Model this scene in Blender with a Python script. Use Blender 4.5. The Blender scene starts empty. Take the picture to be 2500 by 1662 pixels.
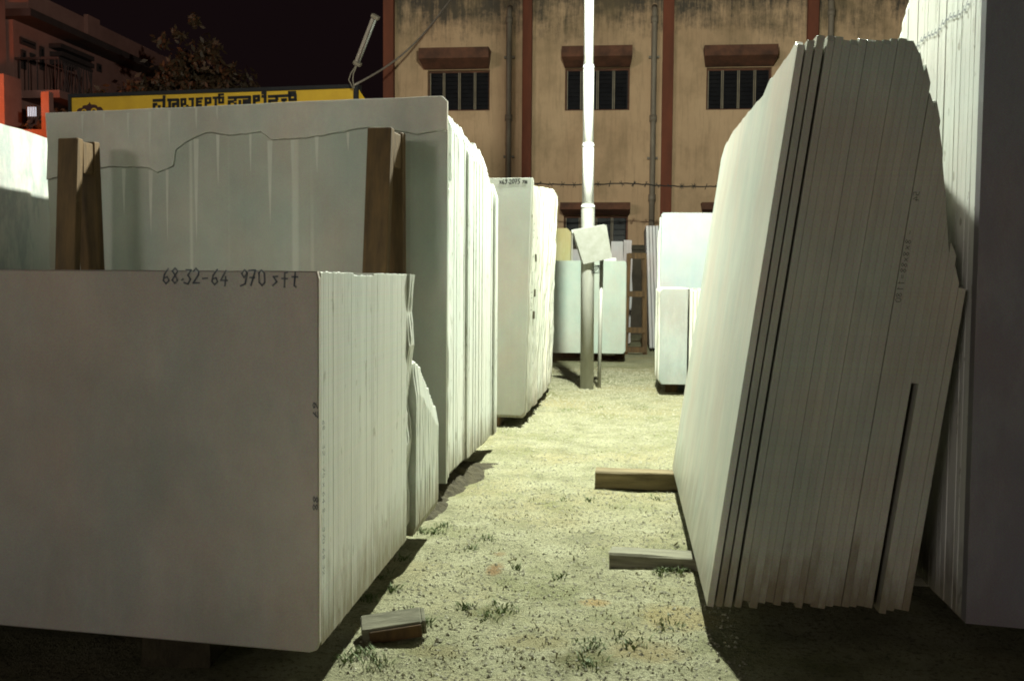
import bpy, math, random
from mathutils import Vector, Matrix, noise

scene = bpy.context.scene
COL = scene.collection

# ------------------------------------------------------------------ camera
K = 2500.0 / 2359.0          # photo measured on a 2359 px wide view
F = 2500.0
CAM = Vector((0, 0, 0.9))
ROT = (Matrix.Rotation(math.radians(6.3), 3, 'Z') @
       Matrix.Rotation(math.radians(90 - 3.37), 3, 'X') @
       Matrix.Rotation(math.radians(0.4), 3, 'Z'))
cd = bpy.data.cameras.new('camera')
cd.sensor_width = 36.0
cd.lens = 36.0
cd.clip_start = 0.05
cd.clip_end = 500
cam = bpy.data.objects.new('camera', cd)
COL.objects.link(cam)
cam.matrix_world = Matrix.Translation(CAM) @ ROT.to_4x4()
scene.camera = cam

# ------------------------------------------------------------------ night sky
world = bpy.data.worlds.new('World')
scene.world = world
world.use_nodes = True
bg = world.node_tree.nodes['Background']
bg.inputs['Color'].default_value = (0.0056, 0.0030, 0.0034, 1)
bg.inputs['Strength'].default_value = 1.0

# weak far street glow from behind the photographer: the scene's one sun lamp, turned down to night
sd = bpy.data.lights.new('sun', 'SUN')
sd.energy = 0.41
sd.angle = math.radians(9)
sd.color = (1.0, 0.90, 0.80)
sun = bpy.data.objects.new('sun', sd)
COL.objects.link(sun)
sun.rotation_euler = Vector((0.42, 0.90, -0.10)).to_track_quat('-Z', 'Y').to_euler()

scene.view_settings.view_transform = 'Standard'
scene.view_settings.look = 'None'
scene.view_settings.exposure = 0.0
scene.view_settings.gamma = 1.0
scene.render.engine = 'CYCLES'
scene.cycles.use_denoising = True
scene.cycles.filter_width = 1.9
scene.cycles.max_bounces = 6
scene.cycles.diffuse_bounces = 4
scene.cycles.sample_clamp_indirect = 4.0

LAMP = Vector((0.10, 5.90, 4.15))     # luminaire of the yard lamp post
LAMP_W = 2800.0

# ------------------------------------------------------------------ measuring helpers
def ray(x, y):
    return ROT @ Vector(((x * K - 1250) / F, (831 - y * K) / F, -1))
def atY(x, y, Y):
    d = ray(x, y); return CAM + d * (Y / d.y)
def atX(x, y, X):
    d = ray(x, y); return CAM + d * (X / d.x)
def atZ(x, y, Z):
    d = ray(x, y); return CAM + d * ((Z - CAM.z) / d.z)
def atP(x, y, p0, n):
    d = ray(x, y); return CAM + d * ((p0 - CAM).dot(n) / d.dot(n))
def proj(p):
    q = ROT.transposed() @ (Vector(p) - CAM)
    return ((q.x / -q.z * F + 1250) / K, (831 - q.y / -q.z * F) / K)
def lerp(a, b, t): return a + (b - a) * t
def curve(pts, x):
    if x <= pts[0][0]: return pts[0][1]
    for (x0, y0), (x1, y1) in zip(pts, pts[1:]):
        if x <= x1: return lerp(y0, y1, (x - x0) / (x1 - x0))
    return pts[-1][1]

# ------------------------------------------------------------------ object helpers
def tag(o, label=None, cat=None, group=None, kind=None):
    if label: o['label'] = label
    if cat: o['category'] = cat
    if group: o['group'] = group
    if kind: o['kind'] = kind
    return o
def link(name, me, mat, parent=None, M=None):
    o = bpy.data.objects.new(name, me)
    COL.objects.link(o)
    if mat is not None and not me.materials:
        me.materials.append(mat)
    if parent is not None:
        o.parent = parent
    if M is not None:
        o.matrix_world = M
    return o
def empty(name, loc, label, cat, group=None, rz=0):
    o = bpy.data.objects.new(name, None)
    COL.objects.link(o)
    o.location = loc
    o.rotation_euler = (0, 0, rz)
    o.empty_display_size = 0.1
    return tag(o, label, cat, group)

class MB:
    def __init__(s): s.v = []; s.f = []
    def add(s, vs, fs):
        n = len(s.v)
        s.v += [tuple(v) for v in vs]
        s.f += [tuple(i + n for i in f) for f in fs]
        return s
    def box(s, c, size, R=None, b=0.0):
        hx, hy, hz = [d / 2 for d in size]
        c = Vector(c)
        if b <= 0:
            vs = [Vector((sx * hx, sy * hy, sz * hz)) for sz in (-1, 1) for sy in (-1, 1) for sx in (-1, 1)]
            fs = [(0, 2, 3, 1), (4, 5, 7, 6), (0, 1, 5, 4), (2, 6, 7, 3), (0, 4, 6, 2), (1, 3, 7, 5)]
        else:
            vs = []; fs = []
            lv = [(-hz, b), (-hz + b, 0), (hz - b, 0), (hz, b)]
            for z, ins in lv:
                x = hx - ins; y = hy - ins
                vs += [Vector(p) for p in ((-x + b, -y, z), (x - b, -y, z), (x, -y + b, z), (x, y - b, z),
                                           (x - b, y, z), (-x + b, y, z), (-x, y - b, z), (-x, -y + b, z))]
            for k in range(3):
                for i in range(8):
                    j = (i + 1) % 8
                    fs.append((k * 8 + i, k * 8 + j, k * 8 + 8 + j, k * 8 + 8 + i))
            fs.append(tuple(range(7, -1, -1))); fs.append(tuple(range(24, 32)))
        if R is not None: vs = [R @ v for v in vs]
        return s.add([v + c for v in vs], fs)
    def b2(s, p0, p1, b=0.0):
        p0 = Vector(p0); p1 = Vector(p1)
        return s.box((p0 + p1) / 2, [abs(a) for a in (p1 - p0)], None, b)
    def tube(s, pts, r, n=10, caps=True):
        pts = [Vector(p) for p in pts]
        rs = r if isinstance(r, (list, tuple)) else [r] * len(pts)
        base = len(s.v); ref = None
        for i, p in enumerate(pts):
            t = (pts[min(i + 1, len(pts) - 1)] - pts[max(i - 1, 0)]).normalized()
            if ref is None:
                ref = Vector((1, 0, 0)) if abs(t.x) < 0.9 else Vector((0, 1, 0))
            a = (ref - t * ref.dot(t)).normalized(); ref = a
            bb = t.cross(a)
            for k in range(n):
                an = 2 * math.pi * k / n
                s.v.append(tuple(p + (a * math.cos(an) + bb * math.sin(an)) * rs[i]))
        for i in range(len(pts) - 1):
            for k in range(n):
                k2 = (k + 1) % n
                s.f.append((base + i * n + k, base + i * n + k2, base + (i + 1) * n + k2, base + (i + 1) * n + k))
        if caps:
            s.f.append(tuple(base + k for k in range(n - 1, -1, -1)))
            s.f.append(tuple(base + (len(pts) - 1) * n + k for k in range(n)))
        return s
    def bar(s, p0, p1, w, t, up=(0, 0, 1), b=0.0):
        """rectangular bar: w wide (side), t thick (along up x dir)"""
        p0 = Vector(p0); p1 = Vector(p1)
        d = (p1 - p0); L = d.length; z = d.normalized()
        x = Vector(up).cross(z).normalized(); y = z.cross(x)
        R = Matrix((x, y, z)).transposed()
        return s.box((p0 + p1) / 2, (w, t, L), R, b)
    def ribbon(s, pts, w, off=None):
        """flat stroke in the x-z plane (y = off)"""
        y = off or 0.0
        P = [Vector((p[0], 0, p[1])) for p in pts]
        for a, b in zip(P, P[1:]):
            d = (b - a)
            if d.length < 1e-6: continue
            d.normalize(); n = Vector((-d.z, 0, d.x)) * (w / 2); e = d * (w * 0.35)
            s.add([Vector((q.x, y, q.z)) for q in (a - e - n, b + e - n, b + e + n, a - e + n)], [(0, 1, 2, 3)])
        return s
    def mesh(s, name, smooth=False):
        me = bpy.data.meshes.new(name)
        me.from_pydata(s.v, [], s.f)
        if smooth:
            me.polygons.foreach_set('use_smooth', [True] * len(me.polygons))
        me.update()
        return me
    def build(s, name, mat, parent=None, smooth=False):
        """world-coordinate mesh; made local to the parent's location"""
        if parent is not None:
            inv = Matrix.LocRotScale(parent.location, parent.rotation_euler, None).inverted()
            s.v = [tuple(inv @ Vector(v)) for v in s.v]
        return link(name, s.mesh(name, smooth), mat, parent)
    def build_base(s, name, mat, smooth=False):
        """single-mesh thing with its origin at its own base"""
        lo = [min(v[i] for v in s.v) for i in range(3)]; hi = [max(v[i] for v in s.v) for i in range(3)]
        c = Vector(((lo[0] + hi[0]) / 2, (lo[1] + hi[1]) / 2, lo[2]))
        s.v = [tuple(Vector(v) - c) for v in s.v]
        o = link(name, s.mesh(name, smooth), mat); o.location = c
        return o

# ------------------------------------------------------------------ materials
def nt(name):
    m = bpy.data.materials.new(name); m.use_nodes = True
    t = m.node_tree
    b = t.nodes['Principled BSDF']
    return m, t, b
class NB:
    """small node-building shorthand"""
    def __init__(s, t): s.t = t
    def n(s, typ, **kw):
        x = s.t.nodes.new(typ)
        for k, v in kw.items(): setattr(x, k, v)
        return x
    def l(s, a, b): s.t.links.new(a, b)
    def coord(s, kind='Object', scale=(1, 1, 1), rot=(0, 0, 0)):
        c = s.n('ShaderNodeTexCoord'); m = s.n('ShaderNodeMapping')
        m.inputs['Scale'].default_value = scale; m.inputs['Rotation'].default_value = rot
        s.l(c.outputs[kind], m.inputs['Vector'])
        return m.outputs['Vector']
    def geo(s, scale=(1, 1, 1)):
        c = s.n('ShaderNodeNewGeometry'); m = s.n('ShaderNodeMapping')
        m.inputs['Scale'].default_value = scale
        s.l(c.outputs['Position'], m.inputs['Vector'])
        return m.outputs['Vector']
    def noise(s, vec, scale, detail=4, rough=0.55, w=None):
        x = s.n('ShaderNodeTexNoise')
        x.inputs['Scale'].default_value = scale; x.inputs['Detail'].default_value = detail
        x.inputs['Roughness'].default_value = rough
        s.l(vec, x.inputs['Vector'])
        return x.outputs['Fac']
    def ramp(s, fac, stops):
        r = s.n('ShaderNodeValToRGB')
        el = r.color_ramp.elements
        while len(el) < len(stops): el.new(0.5)
        for e, (p, c) in zip(el, stops):
            e.position = p
            e.color = c if len(c) == 4 else (*c, 1)
        s.l(fac, r.inputs['Fac'])
        return r.outputs['Color']
    def ramp1(s, fac, a, b, lo=0.0, hi=1.0):
        m = s.n('ShaderNodeMapRange'); m.inputs['From Min'].default_value = a; m.inputs['From Max'].default_value = b
        m.inputs['To Min'].default_value = lo; m.inputs['To Max'].default_value = hi
        s.l(fac, m.inputs['Value'])
        return m.outputs['Result']
    def mix(s, fac, a, b, mode='MIX'):
        m = s.n('ShaderNodeMix', data_type='RGBA', blend_type=mode)
        for sock, v in ((m.inputs['Factor'], fac), (m.inputs['A'], a), (m.inputs['B'], b)):
            if isinstance(v, (int, float)): sock.default_value = v
            elif isinstance(v, (tuple, list)): sock.default_value = v if len(v) == 4 else (*v, 1)
            else: s.l(v, sock)
        return m.outputs['Result']
    def math(s, op, a, b=0.0):
        m = s.n('ShaderNodeMath', operation=op)
        for sock, v in ((m.inputs[0], a), (m.inputs[1], b)):
            if isinstance(v, (int, float)): sock.default_value = v
            else: s.l(v, sock)
        return m.outputs[0]
    def bump(s, h, strength, dist, b):
        x = s.n('ShaderNodeBump'); x.inputs['Strength'].default_value = strength
        x.inputs['Distance'].default_value = dist
        s.l(h, x.inputs['Height']); s.l(x.outputs['Normal'], b.inputs['Normal'])

def marble(name, base, vein=(0.45, 0.47, 0.46), vamt=0.25, streak=0.25, dirt=0.5, dirtcol=(0.16, 0.12, 0.06),
           rough=0.45, spread=0.16, drips=False, pits=0.0, cl=0.80, tint=1.0):
    m, t, b = nt(name); q = NB(t)
    oi = q.n('ShaderNodeObjectInfo')
    rnd = oi.outputs['Random']
    c0 = q.n('ShaderNodeTexCoord')
    # every slab gets its own piece of the pattern
    off = q.n('ShaderNodeVectorMath', operation='ADD')
    comb = q.n('ShaderNodeCombineXYZ')
    q.l(q.math('MULTIPLY', rnd, 37.0), comb.inputs[0]); q.l(q.math('MULTIPLY', rnd, 11.0), comb.inputs[1]); q.l(q.math('MULTIPLY', rnd, 23.0), comb.inputs[2])
    q.l(c0.outputs['Object'], off.inputs[0]); q.l(comb.outputs[0], off.inputs[1])
    def mp(scale, rot=(0, 0, 0)):
        x = q.n('ShaderNodeMapping'); x.inputs['Scale'].default_value = scale; x.inputs['Rotation'].default_value = rot
        q.l(off.outputs[0], x.inputs['Vector']); return x.outputs['Vector']
    cloud = q.noise(q.geo((1, 1, 0.8)), 2.6, 7, 0.65)      # slabs sawn from one block share their clouds
    v1 = q.noise(mp((1, 1, 0.35), (0, 0.5, 0.3)), 3.0, 8, 0.7)
    vm = q.ramp1(q.math('ABSOLUTE', q.math('SUBTRACT', v1, 0.5)), 0.0, 0.07, 1.0, 0.0)
    col = q.mix(q.ramp1(cloud, 0.3, 0.7), tuple(c * cl for c in base), base)
    col = q.mix(q.math('MULTIPLY', vm, vamt), col, vein)
    st = q.noise(mp((60, 60, 0.7)), 1.0, 3, 0.6)
    col = q.mix(q.ramp1(st, 0.35, 0.75, 0.0, streak), col, tuple(c * 0.45 for c in vein))
    st2 = q.noise(mp((6, 6, 60)), 1.5, 3, 0.6)
    col = q.mix(q.ramp1(st2, 0.55, 0.9, 0.0, streak * 0.5), col, tuple(c * 0.6 for c in vein))
    if pits:
        gm = q.geo((1, 1, 0.16))
        c1_ = q.math('ABSOLUTE', q.math('SUBTRACT', q.noise(gm, 9.0, 5, 0.6), 0.5))
        hair = q.math('MULTIPLY', q.ramp1(c1_, 0.0, 0.013, 1.0, 0.0), q.ramp1(q.noise(q.geo(), 3.1, 3, 0.5), 0.50, 0.60))
        pm = q.ramp1(q.noise(q.geo((1, 1, 0.5)), 30.0, 3, 0.5), 0.665, 0.71)
        col = q.mix(q.math('MULTIPLY', q.math('MAXIMUM', hair, pm), pits), col, (0.20, 0.18, 0.12))
    # rubbed-in soil: a shape of its own, mostly on the lower edge
    sep = q.n('ShaderNodeSeparateXYZ'); q.l(c0.outputs['Object'], sep.inputs[0])
    dz = q.ramp1(sep.outputs[2], 0.0, 0.32, 0.85, 0.0)
    dn = q.noise(mp((9, 9, 3)), 1.6, 5, 0.65)
    dm = q.ramp1(q.math('ADD', dz, q.math('MULTIPLY', dn, 1.1)), 0.95, 1.35, 0.0, dirt)
    col = q.mix(dm, col, dirtcol)
    if drips:
        # pale lime runs hanging from the crack
        dx = q.noise(mp((14, 1, 0.02)), 1.6, 1, 0.4)
        band = q.math('MULTIPLY', q.ramp1(dx, 0.60, 0.70), q.ramp1(q.noise(mp((7, 1, 0.4)), 1.3, 1, 0.3), 0.42, 0.5))
        col = q.mix(q.math('MULTIPLY', band, 0.35), col, (0.86, 0.86, 0.80))
    # rosy and greenish clouds, and the sparkle of the crystals
    hue = q.noise(q.geo((1, 1, 0.7)), 1.9, 5, 0.65)
    col = q.mix(tint, col, q.ramp(hue, [(0.36, (1.0, 0.91, 0.86)), (0.5, (0.96, 0.96, 0.93)), (0.64, (0.86, 0.94, 0.92))]), 'MULTIPLY')
    gn = q.n('ShaderNodeTexNoise'); gn.inputs['Scale'].default_value = 330.0; gn.inputs['Detail'].default_value = 2.0
    q.l(c0.outputs['Object'], gn.inputs['Vector'])
    col = q.mix(0.38, col, gn.outputs['Color'], 'OVERLAY')
    # brightness of the single slab
    br = q.ramp1(rnd, 0, 1, 1.0 - spread, 1.0)
    col = q.mix(1.0, col, br, 'MULTIPLY')
    q.l(col, b.inputs['Base Color'])
    b.inputs['Roughness'].default_value = rough
    b.inputs['Specular IOR Level'].default_value = 0.35
    q.bump(q.noise(mp((1, 1, 1)), 110, 4, 0.75), 0.14, 0.003, b)
    return m
def simple(name, c1, c2=None, scale=8, rough=0.7, metal=0.0, bump=0.15, stretch=(1, 1, 1), dist=0.003, spec=0.4):
    m, t, b = nt(name); q = NB(t)
    v = q.coord('Object', stretch)
    c2 = c2 or tuple(x * 0.6 for x in c1)
    n = q.noise(v, scale, 6, 0.65)
    q.l(q.ramp(n, [(0.3, c2), (0.68, c1)]), b.inputs['Base Color'])
    b.inputs['Roughness'].default_value = rough; b.inputs['Metallic'].default_value = metal
    b.inputs['Specular IOR Level'].default_value = spec
    if bump: q.bump(q.noise(v, scale * 5, 4, 0.6), bump, dist, b)
    return m
def emis(name, col, s):
    m, t, b = nt(name)
    b.inputs['Base Color'].default_value = (0.1, 0.1, 0.1, 1)
    b.inputs['Emission Color'].default_value = (*col, 1); b.inputs['Emission Strength'].default_value = s
    return m

M = {}
M['white'] = marble('marble_white', (0.88, 0.90, 0.87), dirt=0.75, streak=0.14, vamt=0.12, spread=0.07, pits=0.6, cl=0.93, tint=0.35)
M['cream'] = marble('marble_cream', (0.74, 0.73, 0.65), dirt=0.6, streak=0.12, pits=0.6, cl=0.9, tint=0.4)
M['creamA'] = marble('marble_cream_aged', (0.68, 0.69, 0.64), dirt=0.8, streak=0.10, spread=0.03, pits=0.5, cl=0.92, tint=0.4)
M['front'] = marble('marble_grey_front', (0.68, 0.645, 0.60), vamt=0.30, streak=0.03, dirt=0.15, cl=0.66)
M['frontd'] = marble('marble_grey_drips', (0.54, 0.54, 0.49), vamt=0.2, streak=0.06, dirt=0.1, drips=True, cl=0.72)
M['right'] = marble('marble_right', (0.74, 0.74, 0.68), dirt=0.5, streak=0.15, spread=0.08)
M['edgegrey'] = marble('marble_grey_edges', (0.54, 0.55, 0.485), dirt=0.75, streak=0.22, spread=0.06, cl=0.72)  # darker base grey for the slabs after the right stack's first
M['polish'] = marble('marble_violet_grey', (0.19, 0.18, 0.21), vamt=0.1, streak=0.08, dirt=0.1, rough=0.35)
M['green'] = marble('marble_pale_green', (0.60, 0.67, 0.61), vamt=0.1, streak=0.05, dirt=0.1)
M['yellow'] = marble('marble_yellow', (0.50, 0.48, 0.26), vein=(0.4, 0.36, 0.12), vamt=0.4, dirt=0.1)
M['veined'] = marble('marble_veined', (0.60, 0.58, 0.56), vein=(0.24, 0.27, 0.29), vamt=0.6, streak=0.05, dirt=0.2)
M['lav'] = marble('marble_lavender', (0.62, 0.58, 0.62), vamt=0.2, streak=0.3, dirt=0.1)
M['lime'] = simple('lime_run', (0.60, 0.59, 0.54), (0.52, 0.51, 0.46), 9, 0.6, bump=0)
M['greyd'] = marble('marble_mid_grey', (0.33, 0.35, 0.345), vamt=0.3, streak=0.06, dirt=0.15)
M['bluew'] = marble('marble_bluish', (0.50, 0.54, 0.56), vein=(0.40, 0.45, 0.50), vamt=0.35, streak=0.05, dirt=0.1)
M['greyl'] = marble('marble_light_grey', (0.60, 0.59, 0.56), vamt=0.15, streak=0.06, dirt=0.15)
M['timber'] = simple('timber_dark', (0.125, 0.070, 0.026), (0.038, 0.021, 0.009), 3, 0.8, stretch=(9, 9, 1), bump=0.3)
M['timberb'] = simple('timber_grey', (0.22, 0.17, 0.09), (0.08, 0.06, 0.03), 4, 0.85, stretch=(1, 8, 8), bump=0.5)
M['plank'] = simple('timber_weathered', (0.22, 0.21, 0.15), (0.08, 0.075, 0.05), 5, 0.9, stretch=(1, 9, 9), bump=0.6)
M['galv'] = simple('galvanised', (0.74, 0.74, 0.76), (0.62, 0.62, 0.62), 7, 0.4, 0.05, 0.1, (1, 1, 0.3))
M['galvd'] = simple('galvanised_dull', (0.44, 0.44, 0.42), (0.30, 0.30, 0.26), 9, 0.55, 0.1, 0.1, (1, 1, 0.3))
M['black'] = simple('black_wire', (0.02, 0.02, 0.02), None, 10, 0.6)
M['blackpaint'] = simple('black_paint', (0.012, 0.012, 0.014), None, 10, 0.7, bump=0)
M['ink'] = simple('marker_ink', (0.05, 0.07, 0.11), (0.26, 0.27, 0.28), 30, 0.7, bump=0)
M['crayon'] = simple('dark_crayon', (0.035, 0.04, 0.035), (0.09, 0.09, 0.08), 40, 0.8, bump=0)
M['signyel'] = simple('sign_yellow', (0.60, 0.36, 0.015), (0.50, 0.29, 0.012), 3, 0.5, bump=0.05)
M['maroon'] = simple('sign_maroon', (0.05, 0.012, 0.012), None, 6, 0.6, bump=0)
M['glassd'] = simple('dark_glass', (0.018, 0.018, 0.02), (0.010, 0.010, 0.012), 4, 0.25, bump=0)
M['hood'] = simple('hood_brown', (0.17, 0.07, 0.04), (0.06, 0.03, 0.02), 4, 0.85, bump=0.3)
M['pilaster'] = simple('pilaster_red', (0.19, 0.055, 0.028), (0.10, 0.035, 0.02), 3, 0.85, stretch=(1, 1, 0.3))
M['mullion'] = simple('mullion', (0.36, 0.30, 0.21), None, 6, 0.6, bump=0)
M['pipe'] = simple('downpipe_grey', (0.26, 0.22, 0.17), (0.15, 0.12, 0.09), 6, 0.6, stretch=(1, 1, 0.3))
M['stone'] = simple('pebble', (0.46, 0.44, 0.33), (0.20, 0.19, 0.13), 60, 0.9, bump=0)
M['grass'] = simple('grass_blade', (0.14, 0.19, 0.07), (0.09, 0.12, 0.04), 12, 0.7, bump=0)
M['straw'] = simple('dry_grass', (0.24, 0.21, 0.10), (0.12, 0.11, 0.05), 12, 0.8, bump=0)
M['leaf'] = simple('tree_leaf', (0.075, 0.040, 0.018), (0.030, 0.020, 0.010), 3, 0.6, bump=0)
M['bark'] = simple('bark', (0.10, 0.07, 0.045), (0.05, 0.035, 0.02), 8, 0.9, bump=0.4, stretch=(1, 1, 0.3))
M['plaster'] = simple('house_plaster', (0.30, 0.14, 0.12), (0.22, 0.10, 0.085), 2, 0.9)
M['housedark'] = simple('house_dark_trim', (0.05, 0.03, 0.03), None, 3, 0.9)
M['soil'] = simple('soil', (0.06, 0.05, 0.027), (0.025, 0.02, 0.011), 14, 0.95, bump=0.8, dist=0.01)
M['window_lit'] = emis('lit_window_glass', (0.92, 0.92, 1.0), 1.6)
M['lampglass'] = emis('lamp_glass', (0.97, 1.0, 0.92), 30.0)
M['sodium'] = emis('sodium_glass', (1.0, 0.35, 0.06), 20.0)
M['tube'] = simple('tube_white', (0.36, 0.36, 0.33), None, 5, 0.3, bump=0)
M['rustpaint'] = simple('fixture_batten', (0.34, 0.28, 0.24), None, 5, 0.5, bump=0)

def wall_mat():
    m, t, b = nt('factory_wall'); q = NB(t)
    p = q.geo()
    n1 = q.noise(p, 0.6, 6, 0.6)
    col = q.ramp(n1, [(0.3, (0.47, 0.31, 0.185)), (0.7, (0.61, 0.42, 0.26))])
    # black mould running down from the coping
    sep = q.n('ShaderNodeSeparateXYZ'); q.l(p, sep.inputs[0])
    zz = q.ramp1(sep.outputs[2], 5.15, 6.4, 0.0, 1.0)
    run = q.noise(q.geo((5.0, 1, 0.55)), 1.6, 8, 0.78)
    blot = q.noise(q.geo((1, 1, 1.3)), 1.7, 8, 0.75)
    mm = q.ramp1(q.math('ADD', q.math('MULTIPLY', zz, 0.42), q.math('ADD', q.math('MULTIPLY', run, 0.85), q.math('MULTIPLY', blot, 0.75))), 0.94, 1.18, 0.0, 0.94)
    col = q.mix(mm, col, (0.045, 0.042, 0.036))
    fine = q.noise(q.geo((6, 1, 0.5)), 2.0, 6, 0.7)
    col = q.mix(q.ramp1(fine, 0.5, 0.8, 0, 0.55), col, (0.17, 0.115, 0.06))
    bl2 = q.noise(q.geo((1, 1, 0.7)), 0.9, 7, 0.7)
    col = q.mix(q.ramp1(bl2, 0.48, 0.66, 0, 0.5), col, (0.22, 0.16, 0.085))
    q.l(col, b.inputs['Base Color']); b.inputs['Roughness'].default_value = 0.92
    q.bump(q.noise(p, 14, 5, 0.65), 0.35, 0.02, b)
    return m
M['factory'] = wall_mat()

def ground_mat():
    m, t, b = nt('yard_ground'); q = NB(t)
    p = q.geo()
    big = q.noise(p, 0.9, 5, 0.6)
    mid = q.noise(p, 5.5, 6, 0.65)
    fin = q.noise(p, 70, 4, 0.7)
    grit = q.noise(p, 190, 3, 0.75)
    col = q.ramp(mid, [(0.28, (0.20, 0.195, 0.115)), (0.5, (0.32, 0.31, 0.195)), (0.72, (0.41, 0.395, 0.27))])
    col = q.mix(q.ramp1(big, 0.48, 0.64, 0, 0.6), col, (0.36, 0.30, 0.155))
    mo = q.noise(q.geo((1, 1, 1)), 2.3, 7, 0.7)
    col = q.mix(q.ramp1(mo, 0.52, 0.64, 0, 0.6), col, (0.17, 0.18, 0.075))
    col = q.mix(q.ramp1(fin, 0.53, 0.62, 0, 0.8), col, (0.12, 0.115, 0.07))
    col = q.mix(q.ramp1(grit, 0.58, 0.72, 0, 0.6), col, (0.58, 0.55, 0.40))
    spk = q.noise(p, 38, 5, 0.8)
    col = q.mix(q.ramp1(spk, 0.56, 0.64, 0, 0.6), col, (0.11, 0.105, 0.06))
    def spot(cx, cy, rx, ry, c, k):
        nonlocal col
        sp = q.n('ShaderNodeSeparateXYZ'); q.l(p, sp.inputs[0])
        dx = q.math('DIVIDE', q.math('SUBTRACT', sp.outputs[0], cx), rx); dy = q.math('DIVIDE', q.math('SUBTRACT', sp.outputs[1], cy), ry)
        d = q.math('ADD', q.math('MULTIPLY', dx, dx), q.math('MULTIPLY', dy, dy))
        col = q.mix(q.math('MULTIPLY', q.ramp1(q.math('ADD', d, q.math('MULTIPLY', q.noise(p, 16, 5, .7), 1.6)), 1.0, 1.7, 1.0, 0.0), k), col, c)
    for x_, y_, rx, ry, c, k in ((1140, 1310, .035, .09, (.20, .11, .045), .8), (1150, 1275, .03, .04, (.20, .12, .05), .6), (1560, 1420, .13, .12, (.33, .25, .11), .5), (1370, 1385, .05, .05, (.33, .22, .09), .7),
                                 (1350, 1520, .10, .09, (.13, .12, .05), .75), (1130, 1410, .08, .09, (.16, .155, .07), .7), (1230, 1480, .13, .07, (.22, .19, .09), .6), (1490, 1500, .12, .10, (.26, .20, .09), .6), (1000, 1500, .10, .06, (.2, .17, .08), .5)):
        g_ = atZ(x_, y_, 0); spot(g_.x, g_.y, rx, ry, c, k)
    q.l(col, b.inputs['Base Color']); b.inputs['Roughness'].default_value = 0.95
    b.inputs['Specular IOR Level'].default_value = 0.2
    q.bump(q.math('ADD', q.math('MULTIPLY', fin, 1.2), q.math('ADD', grit, q.math('MULTIPLY', mid, 2.0))), 0.9, 0.012, b)
    return m
M['ground'] = ground_mat()

# ------------------------------------------------------------------ ground
def gz(x, y):
    a = 0.010 * noise.noise(Vector((x * 2.1, y * 2.1, 3))) + 0.006 * noise.noise(Vector((x * 7, y * 7, 9)))
    a += 0.004 * noise.noise(Vector((x * 19, y * 19, 5)))
    far = min(1.0, max(0.0, (14 - y) / 4.0))
    return a * far
def axis(lo, hi, fine0, fine1, step):
    xs = [lo, lo * 0.5 + fine0 * 0.5]
    x = fine0
    while x < fine1: xs.append(x); x += step
    xs += [fine1, (hi + fine1) / 2, hi]
    return xs
gx = axis(-140, 140, -1.4, 1.2, 0.035)
gy = axis(-120, 260, 1.4, 13.0, 0.05)
verts = [(x, y, gz(x, y) if (-1.5 < x < 1.3 and 1.3 < y < 13.1) else 0.0) for y in gy for x in gx]
nx = len(gx)
faces = [(j * nx + i, j * nx + i + 1, (j + 1) * nx + i + 1, (j + 1) * nx + i) for j in range(len(gy) - 1) for i in range(nx - 1)]
me = bpy.data.meshes.new('ground'); me.from_pydata(verts, [], faces)
me.polygons.foreach_set('use_smooth', [True] * len(me.polygons)); me.update()
tag(link('ground', me, M['ground']), kind='structure')

def nth(k):
    ones = ['zeroth', 'first', 'second', 'third', 'fourth', 'fifth', 'sixth', 'seventh', 'eighth', 'ninth', 'tenth', 'eleventh', 'twelfth', 'thirteenth',
            'fourteenth', 'fifteenth', 'sixteenth', 'seventeenth', 'eighteenth', 'nineteenth']
    tens = {2: ('twenty', 'twentieth'), 3: ('thirty', 'thirtieth'), 4: ('forty', 'fortieth'), 5: ('fifty', 'fiftieth'), 6: ('sixty', 'sixtieth')}
    if k < 20: return ones[k]
    t, o = divmod(k, 10)
    return tens[t][1] if o == 0 else tens[t][0] + '-' + ones[o]

# ------------------------------------------------------------------ marble slabs
def rough_edge(p, q, seg, amp, rng):
    """points from p (included) to q (excluded) with a broken line"""
    L = math.hypot(q[0] - p[0], q[1] - p[1]); n = max(1, int(L / seg))
    nxv = (-(q[1] - p[1]) / max(L, 1e-6), (q[0] - p[0]) / max(L, 1e-6))
    out = [p]; walk = 0
    for i in range(1, n):
        t = (i + rng.uniform(-0.3, 0.3)) / n
        walk = walk * 0.7 + rng.uniform(-1, 1) * amp * 0.7
        out.append((lerp(p[0], q[0], t) + nxv[0] * walk, lerp(p[1], q[1], t) + nxv[1] * walk))
    return out
def outline(corners, amps, seg, rng):
    """corners: closed polygon CCW (x right, z up); amps: roughness of each edge"""
    out = []
    for i, c in enumerate(corners):
        d = corners[(i + 1) % len(corners)]
        out += rough_edge(c, d, seg if amps[i] > 0 else 99, amps[i], rng)
    return out
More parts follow.
